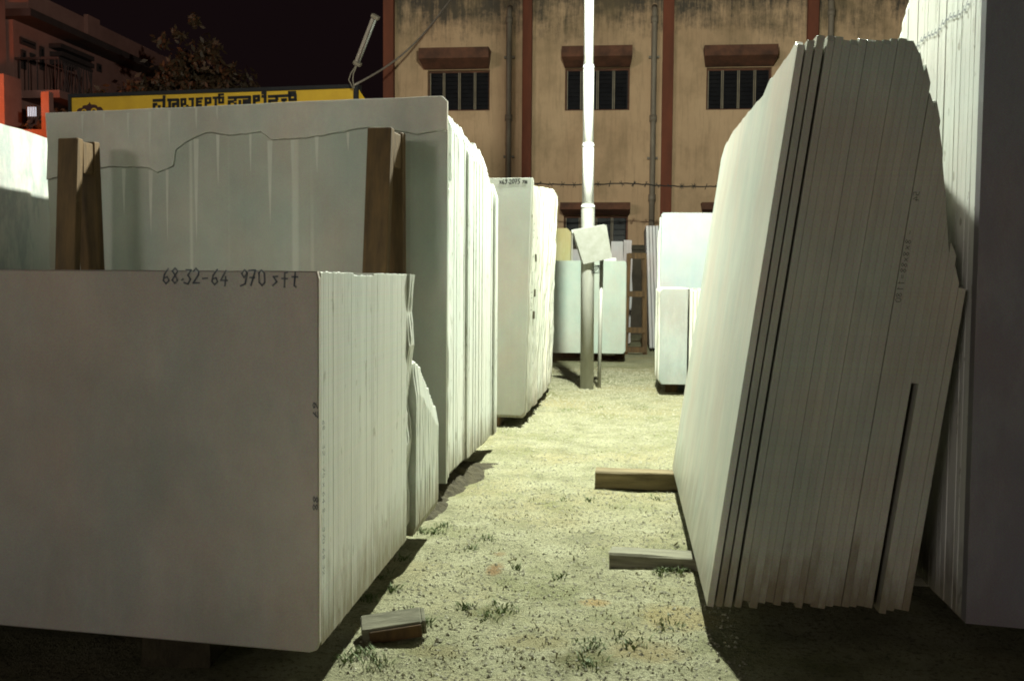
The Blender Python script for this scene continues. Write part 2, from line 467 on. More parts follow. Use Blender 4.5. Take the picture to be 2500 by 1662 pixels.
def slab_mesh(pts, t, bev, mirror=False, shear=0.0, back=None):
    """outline extruded over t; shear slides the back along the slab, back = another outline of as many points"""
    back = back or pts
    if mirror: pts = [(-x, z) for x, z in reversed(pts)]; back = [(-x, z) for x, z in reversed(back)]
    n = len(pts)
    def inset(pts):
      ins = []
      for i in range(n):
          a, b, c = pts[i - 1], pts[i], pts[(i + 1) % n]
          n1 = Vector((-(b[1] - a[1]), b[0] - a[0])); n2 = Vector((-(c[1] - b[1]), c[0] - b[0]))
          if n1.length > 0: n1.normalize()
          if n2.length > 0: n2.normalize()
          m = n1 + n2
          k = 1.0 / max(0.35, 1 + n1.dot(n2))
          ins.append((b[0] + m.x * bev * k, b[1] + m.y * bev * k))
      return ins
    v = []; f = []
    for y, P in ((0, inset(pts)), (bev, pts), (t - bev, back), (t, inset(back))):
        v += [(x + shear * y / t, y, z) for x, z in P]
    for r in range(3):
        for i in range(n):
            j = (i + 1) % n
            f.append((r * n + j, r * n + i, (r + 1) * n + i, (r + 1) * n + j)[::-1])
    f.append(tuple(range(n))); f.append(tuple(range(4 * n - 1, 3 * n - 1, -1)))
    me = bpy.data.meshes.new('marble_slab'); me.from_pydata(v, [], f); me.update()
    return me
def frame(O, e, lean):
    """e horizontal unit along the slab; stacking direction n = z x e; top leans towards n"""
    e = Vector(e).normalized(); n = Vector((0, 0, 1)).cross(e)
    up = Vector((0, 0, 1)) * math.cos(lean) + n * math.sin(lean)
    nn = e.cross(up) * -1
    nn = up.cross(e)
    return Matrix(((e.x, nn.x, up.x, O[0]), (e.y, nn.y, up.y, O[1]), (e.z, nn.z, up.z, O[2]), (0, 0, 0, 1))), nn, up, e
def add_slab(Mx, pts, t, mat, label, group, bev=0.002, mirror=False, shear=0.0, back=None):
    o = link('marble_slab', slab_mesh(pts, t, bev, mirror, shear, back), mat, None, Mx)
    return tag(o, label, 'marble slab', group, 'thing')

# stroke digits for the chalked sizes (unit box, about 0.6 wide)
GL = {'0': [[(.1, .2), (.1, .8), (.3, 1), (.5, .8), (.5, .2), (.3, 0), (.1, .2)]],
      '1': [[(.15, .75), (.32, 1), (.3, 0)]],
      '2': [[(.1, .8), (.28, 1), (.5, .8), (.45, .55), (.08, .02), (.55, .05)]],
      '3': [[(.1, .95), (.5, .95), (.28, .6), (.5, .35), (.35, .02), (.05, .1)]],
      '4': [[(.4, 1), (.05, .35), (.55, .35)], [(.4, .6), (.38, 0)]],
      '5': [[(.5, 1), (.15, 1), (.12, .55), (.45, .5), (.45, .1), (.1, 0)]],
      '6': [[(.45, 1), (.15, .6), (.08, .2), (.3, 0), (.5, .2), (.38, .45), (.12, .35)]],
      '7': [[(.05, .95), (.52, 1), (.2, 0)], [(.12, .5), (.45, .5)]],
      '8': [[(.3, .55), (.1, .8), (.3, 1), (.5, .8), (.1, .2), (.3, 0), (.5, .2), (.3, .55)]],
      '9': [[(.5, .8), (.3, 1), (.1, .75), (.3, .5), (.5, .8), (.42, .1), (.1, -.05)]],
      '.': [[(.2, .3), (.3, .36)]], '-': [[(.1, .42), (.45, .45)]], ' ': [],
      'x': [[(.1, .1), (.5, .7)], [(.1, .7), (.5, .1)]], '=': [[(.1, .35), (.5, .35)], [(.1, .6), (.5, .6)]],
      's': [[(.45, .65), (.15, .62), (.4, .3), (.1, .05)]], 'f': [[(.5, .95), (.3, .9), (.28, 0)], [(.1, .55), (.5, .55)]],
      't': [[(.3, .95), (.3, .1), (.45, 0)], [(.1, .65), (.5, .65)]], 'm': [[(.05, 0), (.08, .6), (.28, .5), (.28, .05), (.3, .55), (.5, .55), (.52, 0)]],
      'v': [[(.08, .8), (.25, .1), (.5, .9)]], 'S': [[(.5, .9), (.2, 1), (.1, .7), (.48, .35), (.35, 0), (.08, .1)]]}
def strokes(text, size, rng, slope=0.0):
    out = []; x = 0
    for ch in text:
        dy = rng.uniform(-.06, .06) * size; sk = rng.uniform(-.05, .12)
        c = [[(x + (p[0] + sk * p[1]) * size, p[1] * size + dy + slope * x) for p in s] for s in GL[ch]]
        if c: out.append(c)
        x += (0.36 if ch in '. ' else 0.66) * size * rng.uniform(.92, 1.1)
    return out, x
def writing(slab, st, fn, w, mat):
    """strokes -> flat marks; fn maps (a, b) to slab-local 3D; each stroke a thin ribbon"""
    for ch in st:
        v = []; f = []
        for s in ch:
            for a, b in zip(s, s[1:]):
                d = Vector((b[0] - a[0], b[1] - a[1]))
                if d.length < 1e-6: continue
                d.normalize(); n = Vector((-d.y, d.x)) * w / 2; e = d * w * .4
                k = len(v)
                for q in ((a[0] - e.x - n.x, a[1] - e.y - n.y), (b[0] + e.x - n.x, b[1] + e.y - n.y),
                          (b[0] + e.x + n.x, b[1] + e.y + n.y), (a[0] - e.x + n.x, a[1] - e.y + n.y)):
                    v.append(fn(*q))
                f.append((k, k + 1, k + 2, k + 3))
        me = bpy.data.meshes.new('handwritten_mark'); me.from_pydata(v, [], f); me.update()
        o = link('handwritten_mark', me, mat); o.parent = slab

# ---- low stack, near left (front slab marked 68.32-64 970 sft)
rng = random.Random(11)
A1 = atZ(735, 1505, .10); L1 = atZ(0, 1440, .10); C1 = atZ(945, 1240, .10); D1 = atZ(1000, 1170, .10)
e1 = Vector((A1.x - L1.x, A1.y - L1.y, 0)).normalized(); n1 = Vector((0, 0, 1)).cross(e1)
W1 = 1.727
G1 = 'slabs of the low stack at the near left'
i = 0; off = 0.0; total = (C1 - A1).dot(n1)
while off < total:
    t = 0.019 + rng.uniform(-.0015, .0015)
    tt = off / total
    sh = (lerp(A1, C1, tt) - A1).dot(e1) + rng.choice([0, 0, -.0001, .0001, .0002, -.0002])
    
    O = A1 + n1 * off + e1 * sh
    Mx, nn, up, e = frame(O, e1, 0.006)
    h = .815 + rng.uniform(-.0012, .0012) - (.006 if 14 < i < 26 else 0)
    last = tt > .93
    if i == 0:
        cor = [(-W1, 0), (-.022, 0), (-.007, .006), (0, .022), (0, .8), (-.004, h), (-W1, h)]
        pts = outline(cor, [0, 0, 0, .0006, 0, 0.0006, 0], .05, rng)
    else:
        db = rng.uniform(-.004, .010) if tt > .35 else rng.uniform(-.002, .003)
        if last:
            cor = [(-W1, db), (-.03, db), (-.006, .05), (-.012, .2), (.000, .30), (-.012, .42), (-.002, .52), (.008, .60), (.000, .70), (.010, h), (-W1, h)]
            pts = outline(cor, [0, .003, .004, .005, .005, .005, .005, .005, .004, .002, 0], .03, rng)
        else:
            cor = [(-W1, db), (-.006 - rng.random() * .01, db), (0, .012), (0, h - rng.uniform(.0005, .002)), (-rng.uniform(.0005, .002), h), (-W1, h)]
            pts = outline(cor, [0, .003, 0, .001, .001, 0], .12, rng)
    lab = ('large dull grey front slab with handwritten sizes, near left low stack' if i == 0 else
           nth(i) + ' slab behind the handwritten front slab of low left stack, its end broken ragged' if last else
           nth(i) + ' slab behind the handwritten front slab of the low left stack')
    s = add_slab(Mx, pts, t - .00002, M['front'] if i == 0 else M['creamA'], lab, None if i == 0 else G1 if not last else 'broken-ended back slabs of the low stack', .003 if i == 0 else .00012, shear=t * (C1 - A1).dot(e1) / total)
    if i == 0:
        P = s.matrix_world.inverted()
        a = P @ atP(374, 652, O, nn); b = P @ atP(690, 662, O, nn)
        st, wd = strokes('68.32-64  970 sft', 1.0, random.Random(3))
        k = (b.x - a.x) / wd
        writing(s, st, lambda u, v: (a.x + u * k, -.0012, a.z + v * k * 1.05 + (b.z - a.z) * u / wd), .0034 / k, M['ink'])
        for c, (y0, y1) in enumerate(((925, 965), (1140, 1180))):
            pa = P @ atP(735, y0, O, nn); pb = P @ atP(735, y1, O, nn)
            st, wd = strokes('88' if c else '67', 1.0, random.Random(5 + c))
            k2 = (pa.z - pb.z) / wd
            writing(s, st, lambda u, v: (-.013 + v * .011, -.0012, pa.z - u * k2), .006 / k2 * .5, M['ink'])
    if i == 1:
        st, wd = strokes('68 - 32 . 75 x 64 8 - 970 68 32 -', 1.0, random.Random(8))
        k3 = .36 / wd
        writing(s, st, lambda u, v: (.0022, .002 + v * .013, .50 - u * k3), .0032 / k3 * .5, M['ink'])
    gap = .00005
    if i in (24, 35): gap = .0022
    if i == 13: gap = .0012
    off += t + gap; i += 1
# lower broken slabs closing that stack
off += .012; total2 = (D1 - A1).dot(n1)
j = 0
while off < total2:
    t = .020 + rng.uniform(-.002, .002)
    tt = (off - total) / (total2 - total)
    O = A1 + n1 * off + e1 * ((lerp(C1, D1, tt) - A1).dot(e1) + .012 + rng.uniform(-.0015, .0015)); O.z = .10
    h = curve([(0, .56), (.3, .53), (.6, .46), (1, .36)], tt) + rng.uniform(-.006, .006)
    cor = [(-1.2, 0), (-.01, 0), (0, .03), (.0, h * .8), (-.012, h - .01), (-.08, h + .03), (-1.2, h + .05)]
    pts = outline(cor, [0, .002, .0015, .004, .004, .008, 0], .05, rng)
    add_slab(frame(O, e1, 0.006)[0], pts, t - .0004, M['creamA'], nth(j + 1) + ' short broken slab between the low left stack and the tall stack behind', 'short broken slabs behind the low stack', .0006, shear=t * (D1 - C1).dot(e1) / max(.1, (D1 - C1).dot(n1)))
    off += t + (.005 if j in (2, 6) else .0012); j += 1

# ---- tall stack, middle left
rng = random.Random(23)
A2 = atZ(1027, 1115, .08); C2 = atZ(1138, 1003, .08)
T2 = atY(1027, 220, A2.y); Lt = atZ(100, 262, T2.z)
e2 = Vector((T2.x - Lt.x, T2.y - Lt.y, 0)).normalized(); n2 = Vector((0, 0, 1)).cross(e2)
W2 = (T2 - Lt).length; H2 = T2.z - .08
top2 = [(1027, 222), (1033, 246), (1045, 262), (1058, 280), (1072, 291), (1082, 310), (1092, 326), (1104, 333), (1114, 345), (1122, 362), (1130, 398), (1137, 425)]
G2 = 'slabs of the tall stack at the middle left'
off = 0.0; i = 0; total = (C2 - A2).dot(n2)
# crack line of the front slab (in pixels of the photograph)
crack = [(245, 384), (300, 383), (342, 386), (362, 397), (398, 382), (404, 345), (440, 320), (480, 305), (530, 311), (600, 303), (625, 322), (700, 318), (770, 306), (850, 292), (905, 300), (960, 309), (1027, 298)]
while off < total:
    t = 0.030 + rng.uniform(-.004, .004)
    tt = off / total
    rec = -.012 if 2 <= i <= 15 else 0.0
    sh = (lerp(A2, C2, tt) - A2).dot(e2) + rng.choice([0, .0008, -.0015, .001, -.002]) + rec
    if tt > .93: sh += .012
    O = A2 + n2 * off + e2 * sh
    Mx, nn, up, e = frame(O, e2, 0.003)
    if i == 0:
        # front slab, cracked right through: an upper and a lower piece that stayed together
        P = Mx.inverted()
        cr = [P @ atP(x, y, O, nn) for x, y in crack]
        cr = [(c.x, c.z) for c in cr]
        cr = [(-W2, cr[0][1] - .05), (-W2 * .93, cr[0][1] - .02)] + cr[:-1] + [(0, cr[-1][1])]
        fine = []
        for a, b in zip(cr, cr[1:]): fine += rough_edge(a, b, .018, .003, rng)
        fine.append(cr[-1])
        root = empty('marble_slab', O, 'tall grey front slab with a crack across, behind two timber trestles', 'marble slab')
        root['kind'] = 'thing'
        root.matrix_world = Mx
        # top edge slightly nicked
        topl = outline([(0, H2 - .02), (-.02, H2), (-W2, H2 + .004)], [0, .0025, 0], .09, rng)
        topl = [p for p in topl if p[0] >= -W2]
        # lower piece sits 6 mm back, upper piece is proud
        lowp = [(-W2 + .03, 0), (0, 0)] + [(x, z - .002) for x, z in reversed(fine)] + rough_edge((-W2, fine[0][1] - .01), (-W2 + .03, 0), .06, .006, rng)[1:]
        upp = fine + topl[0:] + rough_edge((-W2, H2), (-W2 + .012, fine[0][1] + .1), .05, .005, rng)[1:]
        for nm, pts, dy, mt in (('lower_piece', lowp, .007, M['frontd']), ('upper_piece', upp, 0, M['front'])):
            me = slab_mesh(pts, t - .008, .0025, False, (t - .008) * (C2 - A2).dot(e2) / total)
            o = link(nm, me, mt); o.parent = root; o.location = (0, dy, 0)
            runs = [(283, 386, 500, 9), (345, 390, 545, 10), (383, 388, 560, 7), (450, 318, 560, 12), (500, 308, 430, 8), (620, 322, 520, 12), (672, 320, 420, 9), (728, 312, 400, 9), (800, 302, 350, 7), (575, 306, 400, 6)] if nm == 'lower_piece' else \
                   [(190, 262, 318, 6), (240, 260, 300, 5), (295, 258, 322, 6), (345, 256, 376, 7), (390, 252, 340, 7), (452, 246, 300, 6), (500, 244, 280, 5)]
            for rx, ra, rb, rw in runs:
                q0 = P @ atP(rx - rw / 2, ra + 2, O, nn); q1 = P @ atP(rx + rw / 2, ra + 2, O, nn); q2 = P @ atP(rx + 1, rb, O, nn); qm = P @ atP(rx + rw * .3, (ra + rb) / 2, O, nn); qn = P @ atP(rx - rw * .3, (ra + rb) / 2, O, nn)
                mr = MB().add([(q.x, -.0006, q.z) for q in (q0, q1, qm, q2, qn)], [(4, 3, 2, 1, 0)[::-1]])
                link('lime_run', mr.mesh('lime_run'), M['lime'], o)
    else:
        zt = None
        px = proj(O + Vector((0, 0, 1.45)))[0]
        ztop = atY(px, curve(top2, px), O.y).z
        h = ztop - .08 + rng.uniform(-.006, .006)
        db = rng.uniform(0, .012)
        if 1 <= i <= 4:    # a chunk has broken out of the top right corner
            cor = [(-W2 + .05, db), (-.01, db), (0, .02), (0, h - .34 + i * .012), (-.05 - i * .01, h - .28), (-.035, h - .03), (-.06, h), (-W2 + .04, min(h + .05, H2 - .012))]
            pts = outline(cor, [0, .003, .003, .006, .008, .006, .003, 0], .05, rng)
        else:
            cd_ = rng.uniform(.0, .03)
            cor = [(-W2 + rng.uniform(0.03, .05), db), (-.012, db), (0, .02), (0, h - .06 - cd_), (-.02 - cd_ * .7, h), (-.5, min(h + .03, H2 - .01)), (-W2 + .04, min(h + .08, H2 - .01))]
            pts = outline(cor, [0, .004, .0005, .008, .006, .004, 0], .06, rng)
        lab = nth(i) + (' white slab behind the cracked front slab of tall left stack' if tt < .93 else ' slab behind the cracked front slab, at the rear of tall left stack')
        add_slab(Mx, pts, t - .0006, M['white'], lab, G2 if tt < .93 else 'rearmost slabs of the tall middle left stack', .0003, shear=t * (C2 - A2).dot(e2) / total)
    off += t + (.006 if i in (1, 15, 22) else .012 if i == int(total / .0315) - 2 else .0003); i += 1

# ---- third stack, left of the lamp post (marked x69.2075 sm)
rng = random.Random(31)
A3 = atZ(1207, 957, .08); T3 = atY(1225, 410, A3.y)
lean3 = 0.0
e3 = Vector((1, -.12, 0)).normalized(); n3 = Vector((0, 0, 1)).cross(e3)
W3 = .78
top3 = [(1225, 410), (1232, 428), (1262, 434), (1272, 436), (1280, 448), (1294, 460)]
H3 = T3.z - .08
tilt = (T3.x - A3.x) / H3              # ends lean outwards a little
off = 0; i = 0; total = 2.2; nsl = 0
offs = []
while off < total:
    t = .045 + rng.uniform(-.012, .02)
    O = A3 + n3 * off
    xr = curve([(0, 0), (.3, .01), (1.2, .02), (2.2, .0)], off)
    O = O + e3 * (xr - .12 * off); O.z = .06 + .02 * (i == 0)
    px = proj(O + Vector((tilt * 1.3, 0, 1.35)))[0]
    h = (atY(px, curve(top3, px), O.y).z - O.z) if i else H3
    h = max(1.0, min(h, 1.62))
    r = rng.uniform(-.022, .012) if i else 0
    c0 = rng.uniform(.0, .012)
    cor = [(-W3, 0), (-.02 + r, 0), (r, .02), (tilt * h + r, h - c0 - .004), (tilt * h + r - c0, h), (-W3, h + .01)]
    pts = outline(cor, [0, 0 if not i else .006, .007 if i else .0008, .004, .003 if i else .001, 0], .06, rng)
    lab = ('pale grey slab with numbers pencilled along its top edge, left of lamp post' if i == 0 else
           'slab with pencilled figures down its end, in stack left of lamp post' if i == 5 else
           nth(i) + ' slab behind the pencil-numbered front slab, in stack left of lamp post')
    s = add_slab(frame(O, e3, lean3)[0], pts, t - .003, M['greyl'] if i == 0 else M['cream'], lab, None if i in (0, 5) else 'slabs of the stack left of the lamp post', .0008, shear=-.12 * t)
    if i == 0:
        Mx, nn, up, e = frame(O, e3, 0)
        P = Mx.inverted(); a = P @ atP(1150, 424, O, nn); b = P @ atP(1216, 424, O, nn)
        st, wd = strokes('x69.2075 sm', 1.0, random.Random(4)); k = (b.x - a.x) / wd
        writing(s, st, lambda u, v: (a.x + u * k, -.0015, a.z + v * k * 1.0), .006 / k, M['crayon'])
    if i == 5:
        st, wd = strokes('v11S - 1 . v S 11S1', 1.0, random.Random(14)); k4 = .62 / wd
        writing(s, st, lambda u, v: (tilt * (1.25 - u * k4) + r + .004, .004 + v * .034, 1.25 - u * k4), .008 / k4 * .5, M['crayon'])
    if i in (6, 7):
        # drill holes left by the quarry: solid dark blocks stand for their shaded depth
        for zc in (.98, .76, .62):
            mb = MB().box((tilt * zc + r - .004, t / 2, zc), (.014, t * .9, .05), None, .004)
            o = link('drill_hole', mb.mesh('drill_hole'), M['soil']); o.parent = s
    off += t + (.012 if i in (2, 8) else .002); i += 1

# ---- leaning stack on the right
rng = random.Random(47)
AR = atZ(1628, 1395, .075); FRr = atZ(1562, 1078, .075); TR = atY(1840, 90, AR.y)
leanR = math.atan2(TR.x - AR.x, TR.z - AR.z)
LR = FRr.y - AR.y
GR = 'slabs of the leaning stack at the right'
silR = [(2113, 78), (2129, 130), (2134, 164), (2158, 236), (2170, 308), (2179, 380), (2184, 457), (2186, 540), (2192, 575), (2203, 597), (2213, 640), (2240, 660)]
off = 0; i = 0; total = .500
while off < total:
    t = .0182 + rng.uniform(-.0012, .0012)
    yo = rng.uniform(-.0006, .0008) if i else 0
    O = Vector((AR.x + off * math.cos(leanR) + .0, AR.y + yo, .075 - off * math.sin(leanR) * 0))
    Mx, nn, up, e = frame(O, (0, -1, 0), leanR)
    hR = (TR.z - .075) / math.cos(leanR)
    h = hR + rng.uniform(-.003, .002) + (.010 if 2 <= i <= 4 else 0)
    db = rng.uniform(0, .018) if i > 3 else .0
    if i in (9, 10): db = .07
    # where the near end stops against the silhouette
    def near_top(Q):
        for z in [h * k / 240 for k in range(240, 20, -1)]:
            px, py = proj(Q + up * z)
            lim = 2113 if py < 78 else None
            for (x0, y0), (x1, y1) in zip(silR, silR[1:]):
                if y0 <= py <= y1: lim = lerp(x0, x1, (py - y0) / (y1 - y0))
            if py > 645 or lim is None or px < lim: return z
        return h
    hn = near_top(O); hb = near_top(O + nn * (t - .0003)); back = None
    full = 1.60 if off > .22 else h  # hidden far ends raised to cast shade on the right-edge stack
    xb = AR.x + (off + t) * math.cos(leanR); lim_ = max(.5, (.832 - xb) / math.tan(leanR))
    if i == 0:
        cor = [(-LR, 0), (0, 0), (0, h - .012), (-.03, h - .006), (-.05, h + .006), (-.13, h - .004), (-.5, h + .002), (-.62, h - .025), (-1.2, h - .005), (-LR + .1, h - .02), (-LR, h - .06)]
        pts = outline(cor, [0, 0.0008, .001, .002, .004, .006, .010, .006, .008, .003, 0], .05, rng)
    elif hb < h - .01:
        st_ = rng.getstate()
        def broken(q):
            low = [(-LR, db), (-.22, db), (-.20, .56), (0, .585)] if i == 21 else [(-LR, db), (-.0005, db), (-.0003, db + .001), (0, db + .002)]
            m_ = max(q + .006, min(h, lim_))
            return low + [(0, q), (-.03, q + .004), (-.80, m_), (-.86, full), (-LR, full)]
        am = [0, .001, .001, .0003, .002, .002, .003, .003, 0]
        nj = rng.uniform(-.022, .012)
        pts = outline(broken(hn + nj), am, 9 , rng); back = outline(broken(hb + nj), am, 9, rng)
    else:
        cor = [(-LR, db), (-.003, db), (0, .02), (0, h - rng.choice([.002, .004, .014, .008])), (-rng.uniform(.004, .02), h + rng.uniform(-.004, .002)), (-LR, h)]
        pts = outline(cor, [0, .002, .0004, .002, .004, 0], .09, rng)
    lab = ('long pale slab forming the brightly lit left face of right leaning stack' if i == 0 else
           'second slab from the lit face of the right leaning stack' if i == 1 else
           'third slab from the lit face of the right leaning stack' if i == 2 else
           'slab with dark writing down its end, middle of the right leaning stack' if i == 17 else
           'slab missing its lower near corner, leaving a dark slot in right leaning stack' if i == 21 else
           nth(i + 1) + ' slab from the lit face of right leaning stack, its top broken' if hb < h - .01 else
           nth(i + 1) + ' thin grey slab from the lit face of right leaning stack')
    grp = None if i in (0, 1, 2, 17, 21) else (GR if hb >= h - .01 else 'broken-topped slabs of the leaning stack')
    s = add_slab(Mx, pts, t - .0001, M['right'] if i == 0 else M['edgegrey'], lab, grp, .0012 if i < 4 else .0003, back=back)
    if i == 17:
        st, wd = strokes('54 - 8x8x88=1180', 1.0, random.Random(6)); k5 = .215 / wd
        writing(s, st, lambda u, v: (.0015, .0145 - (.001 + v * .0135) + .002, 1.00 - u * k5 + (.06 if u < wd * .16 else 0)), .0030 / k5 * .5, M['crayon'])
    off += t + (.0045 if i == 0 else .004 if i == 1 else .007 if i == 2 else .0022 if i == 16 else .0012 if i in (7, 11, 24) else .0006); i += 1

# ---- tall stack at the right edge of the view
rng = random.Random(53)
AF = Vector((.848, 2.60, .06))
eF = Vector((.985, -.17, 0)).normalized(); nF = Vector((0, 0, 1)).cross(eF)
off = 0; i = 0; total = .84
while off < total:
    t = .034 + rng.uniform(-.006, .006)
    O = AF + nF * off + eF * (-nF.x * off / eF.x * 1.0 + rng.choice([0, .0005, -.0006, .0008]))
    tt = off / total
    h = curve([(0, 2.05), (.5, 1.98), (.75, 1.82), (.9, 1.70), (1, 1.56)], tt)
    if tt < .33:
        cor = [(-1.35, 0), (0, 0), (0, h), (-1.35, h)]
        if i in (2, 3, 4, 5):
            cor = [(-1.35, 0), (0, 0), (0, 1.52 + .03 * i), (-.05, 1.56 + .03 * i), (-.04, h), (-1.35, h)]
    else:
        cor = [(-1.35, 0), (0, 0), (0, h - .09), (-.03, h), (-1.35, h + .06)]
    pts = outline(cor, [0, .0003] + [.004] * (len(cor) - 2), .08, rng)
    lab = ('tall violet-grey slab facing the viewer at the right edge' if i == 0 else
           nth(i) + ' white slab behind the violet-grey slab at the right edge')
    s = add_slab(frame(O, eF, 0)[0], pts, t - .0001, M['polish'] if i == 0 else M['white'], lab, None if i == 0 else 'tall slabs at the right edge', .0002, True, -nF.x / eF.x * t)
    if 3 <= i <= 16:
        zz = 1.545 + .006 * math.sin(i)
        st = [[[(0, 0), (.5, .3)]], [[(.5, .7), (1, .35)]]]
        writing(s, st, lambda u, v: (-.003 - .173 * (.004 + u * .026), .004 + u * .026, zz - .01 - u * .006 + v * .022), .22, M['ink'])
    off += t + (.007 if i in (2, 4) else .004 if i in (9, 13) else .0001); i += 1

# ---- veined slabs at the far left, beyond the tall stack
rng = random.Random(59)
for i in range(4):
    X = -2.86 - i * .034
    p0 = atX(0, 285, -2.86); p1 = atX(100, 316, -2.86)
    sl = (p1.z - p0.z) / (p1.y - p0.y)
    h0 = p0.z + sl * (3.4 - p0.y); h1 = p0.z + sl * (6.4 - p0.y)
    Mx = frame(Vector((X, 3.4, .05)), (0, 1, 0), .0)[0]
    cor = [(0, 0), (3.0, 0), (3.0, h1 - .05), (0, h0 - .05)]
    pts = outline(cor, [0, .004, .004, .004], .08, rng)
    add_slab(Mx, pts, .03, M['veined'], 'white grey-veined slab at the far left, front of its row' if i == 0 else nth(i + 1) + ' veined slab of the far left row, counted from its lit face',
             None if i == 0 else 'veined slabs at the far left')

# ---- small stacks in the background
def row(label, group, O, e, W, hs, t, gap, mat, first=None, mirror=False, lean=0.0, chip=.01, seed=1, firstmat=None, amp=.003):
    rng = random.Random(seed); out = []
    e = Vector(e).normalized(); n = Vector((0, 0, 1)).cross(e); off = 0
    for i, h in enumerate(hs):
        P = Vector(O) + n * off + e * (rng.uniform(-.008, .008) if i else 0)
        cor = [(-W, 0), (-chip, 0), (0, chip * 1.5), (0, h - chip), (-chip, h), (-W, h)]
        pts = outline(cor, [0, 0, amp, 0, amp, 0], .08, rng)
        out.append(add_slab(frame(P, e, lean)[0], pts, t, firstmat if (firstmat and i == 0) else mat, first if (first and i == 0) else (nth(i + (0 if first else 1)) + ' ' + label if len(hs) > 1 else label),
                            None if (first and i == 0) else group, .003, mirror))
        off += t + gap
    return out
# low block pile right of the lamp post, and the bright one behind it
A5 = atZ(1518, 885, .09); h5 = atY(1518, 665, A5.y).z - .09
row('slab behind the grey front slab of low pile right of lamp post', 'slabs of the low pile right of the lamp post', A5, (.995, .02, 0), .215,
    [h5] + [h5 + .004 * (i % 3) for i in range(18)], .040, .002, M['cream'], 'pale grey front slab of the low pile right of the lamp post', True, seed=5, chip=.02, firstmat=M['greyd'])
row('narrow end-on slab, from the left, beside low pile right of lamp post', 'end-on slabs beside the low pile', (A5.x + .232, A5.y + .05, .07), (0, -1, 0), .9,
    [h5 + .02, h5 + .01, h5 + .02, h5 - .01, h5 + .02, h5, h5 + .01, h5, h5 + .02, h5, h5, h5], .026, .003, M['cream'], lean=.0, seed=6)
A4 = atY(1518, 880, 9.95); A4.z = .07; h4 = atY(1518, 490, 9.95).z - .07
row('slab behind the brilliant white front slab of the tall background pile', 'slabs of the bright tall pile', A4, (.99, .05, 0), 1.1,
    [h4, h4 - .01, h4 - .03, h4 - .06, h4 - .07, h4 - .1, h4 - .12, h4 - .14, h4 - .15, h4 - .18, h4 - .2], .045, .003, M['white'],
    'brilliant white front slab of the tall pile half hidden by right leaning stack', True, seed=7, chip=.015, firstmat=M['bluew'])
# greenish slab behind the lamp post
A6 = atZ(1440, 815, .10); h6 = atY(1440, 601, A6.y).z - .10
W6 = A6.x - atY(1262, 815, A6.y).x
row('thin slab directly behind the pale green slab beyond the lamp post', 'slabs behind the pale green slab', A6, (1, -.02, 0), W6,
    [h6, h6 - .02, h6 + .0, h6 - .03], .03, .004, M['green'], 'broad pale green slab standing right behind the lamp post', seed=8, chip=.02)
pt = atY(1420, 598, A6.y + .16)
row('small white offcut slab showing above the pale green slab', None, (pt.x, A6.y + .16, .07), (1, 0, 0), .14, [pt.z + .02 - .07], .03, .004, M['white'], seed=9)
# yellow onyx slabs leaning behind the third stack
p = atY(1310, 512, 12.25)
row('white slab behind the yellow slab beyond the left stack', 'white slabs beside the yellow slab', (p.x + .03, 12.25, .05), (1, -.1, 0), .30,
    [p.z - .12, p.z - .12, p.z - .15, p.z - .16], .04, .004, M['cream'], 'yellow slab peeking out beyond the stack left of lamp post', seed=10, chip=.05, firstmat=M['yellow'])
# lavender leaning slabs and grey broken pieces further back
p = atY(1488, 527, 13.2); q_ = atY(1497, 775, 13.2)
row('lavender slab right of the shaded lavender one near wooden trestle', 'lavender slabs leaning at the back', (q_.x, 13.2, .04), (0, -1, 0), 1.6,
    [p.z] * 5, .035, .006, M['lav'], 'lavender slab whose shaded face leans nearest the wooden trestle', lean=-(q_.x - p.x) / p.z, seed=12)
for k, (x0, x1, y0, yy) in enumerate(((1408, 1436, 554, 14.2), (1437, 1456, 551, 14.35), (1302, 1340, 572, 14.4))):
    a = atY(x0, y0, yy); b = atY(x1, y0 + 2, yy)
    row(['grey broken slab just right of the square board, far back', 'grey broken slab with chipped corner left of wooden trestle', 'grey slab just visible left of the square board'][k], None,
        (b.x, yy, .03), (1, 0, 0), b.x - a.x, [b.z - .03], .03, .004, M['lav'], seed=20 + k, chip=.012, amp=.012)

# sleepers that carry the stacks
def beam(label, p0, p1, w, h, mat, z0=0.0):
    p0 = Vector(p0); p1 = Vector(p1); d = (p1 - p0); L = d.length
    rz = math.atan2(d.y, d.x)
    rng = random.Random(int(abs(p0.x * 971 + p0.y * 313)))
    n = 10; prof = [(-w / 2 + .004, 0), (w / 2 - .004, 0), (w / 2, .004), (w / 2, h - .005), (w / 2 - .006, h), (-w / 2 + .006, h), (-w / 2, h - .005), (-w / 2, .004)]
    v = []; f = []
    for k in range(n + 1):
        for y, z in prof:
            v.append((L * k / n, y + rng.uniform(-.0025, .0025), z + rng.uniform(-.002, .002)))
    m_ = len(prof)
    for k in range(n):
        for c in range(m_):
            c2 = (c + 1) % m_
            f.append((k * m_ + c, k * m_ + c2, (k + 1) * m_ + c2, (k + 1) * m_ + c)[::-1])
    f.append(tuple(range(m_))); f.append(tuple(range((n + 1) * m_ - 1, n * m_ - 1, -1)))
    me = bpy.data.meshes.new('timber_sleeper'); me.from_pydata(v, [], f); me.update()
    o = link('timber_sleeper', me, mat); o.location = (p0.x, p0.y, z0); o.rotation_euler = (0, 0, rz)
    return tag(o, label, 'timber beam', None)
b1a = atZ(1373, 1112, 0); b2a = atZ(1410, 1300, 0)
beam('yellowish timber sleeper poking out under the far end of right leaning stack', (b1a.x, 4.47, 0), (1.0, 4.44, 0), .11, .074, M['timberb'])
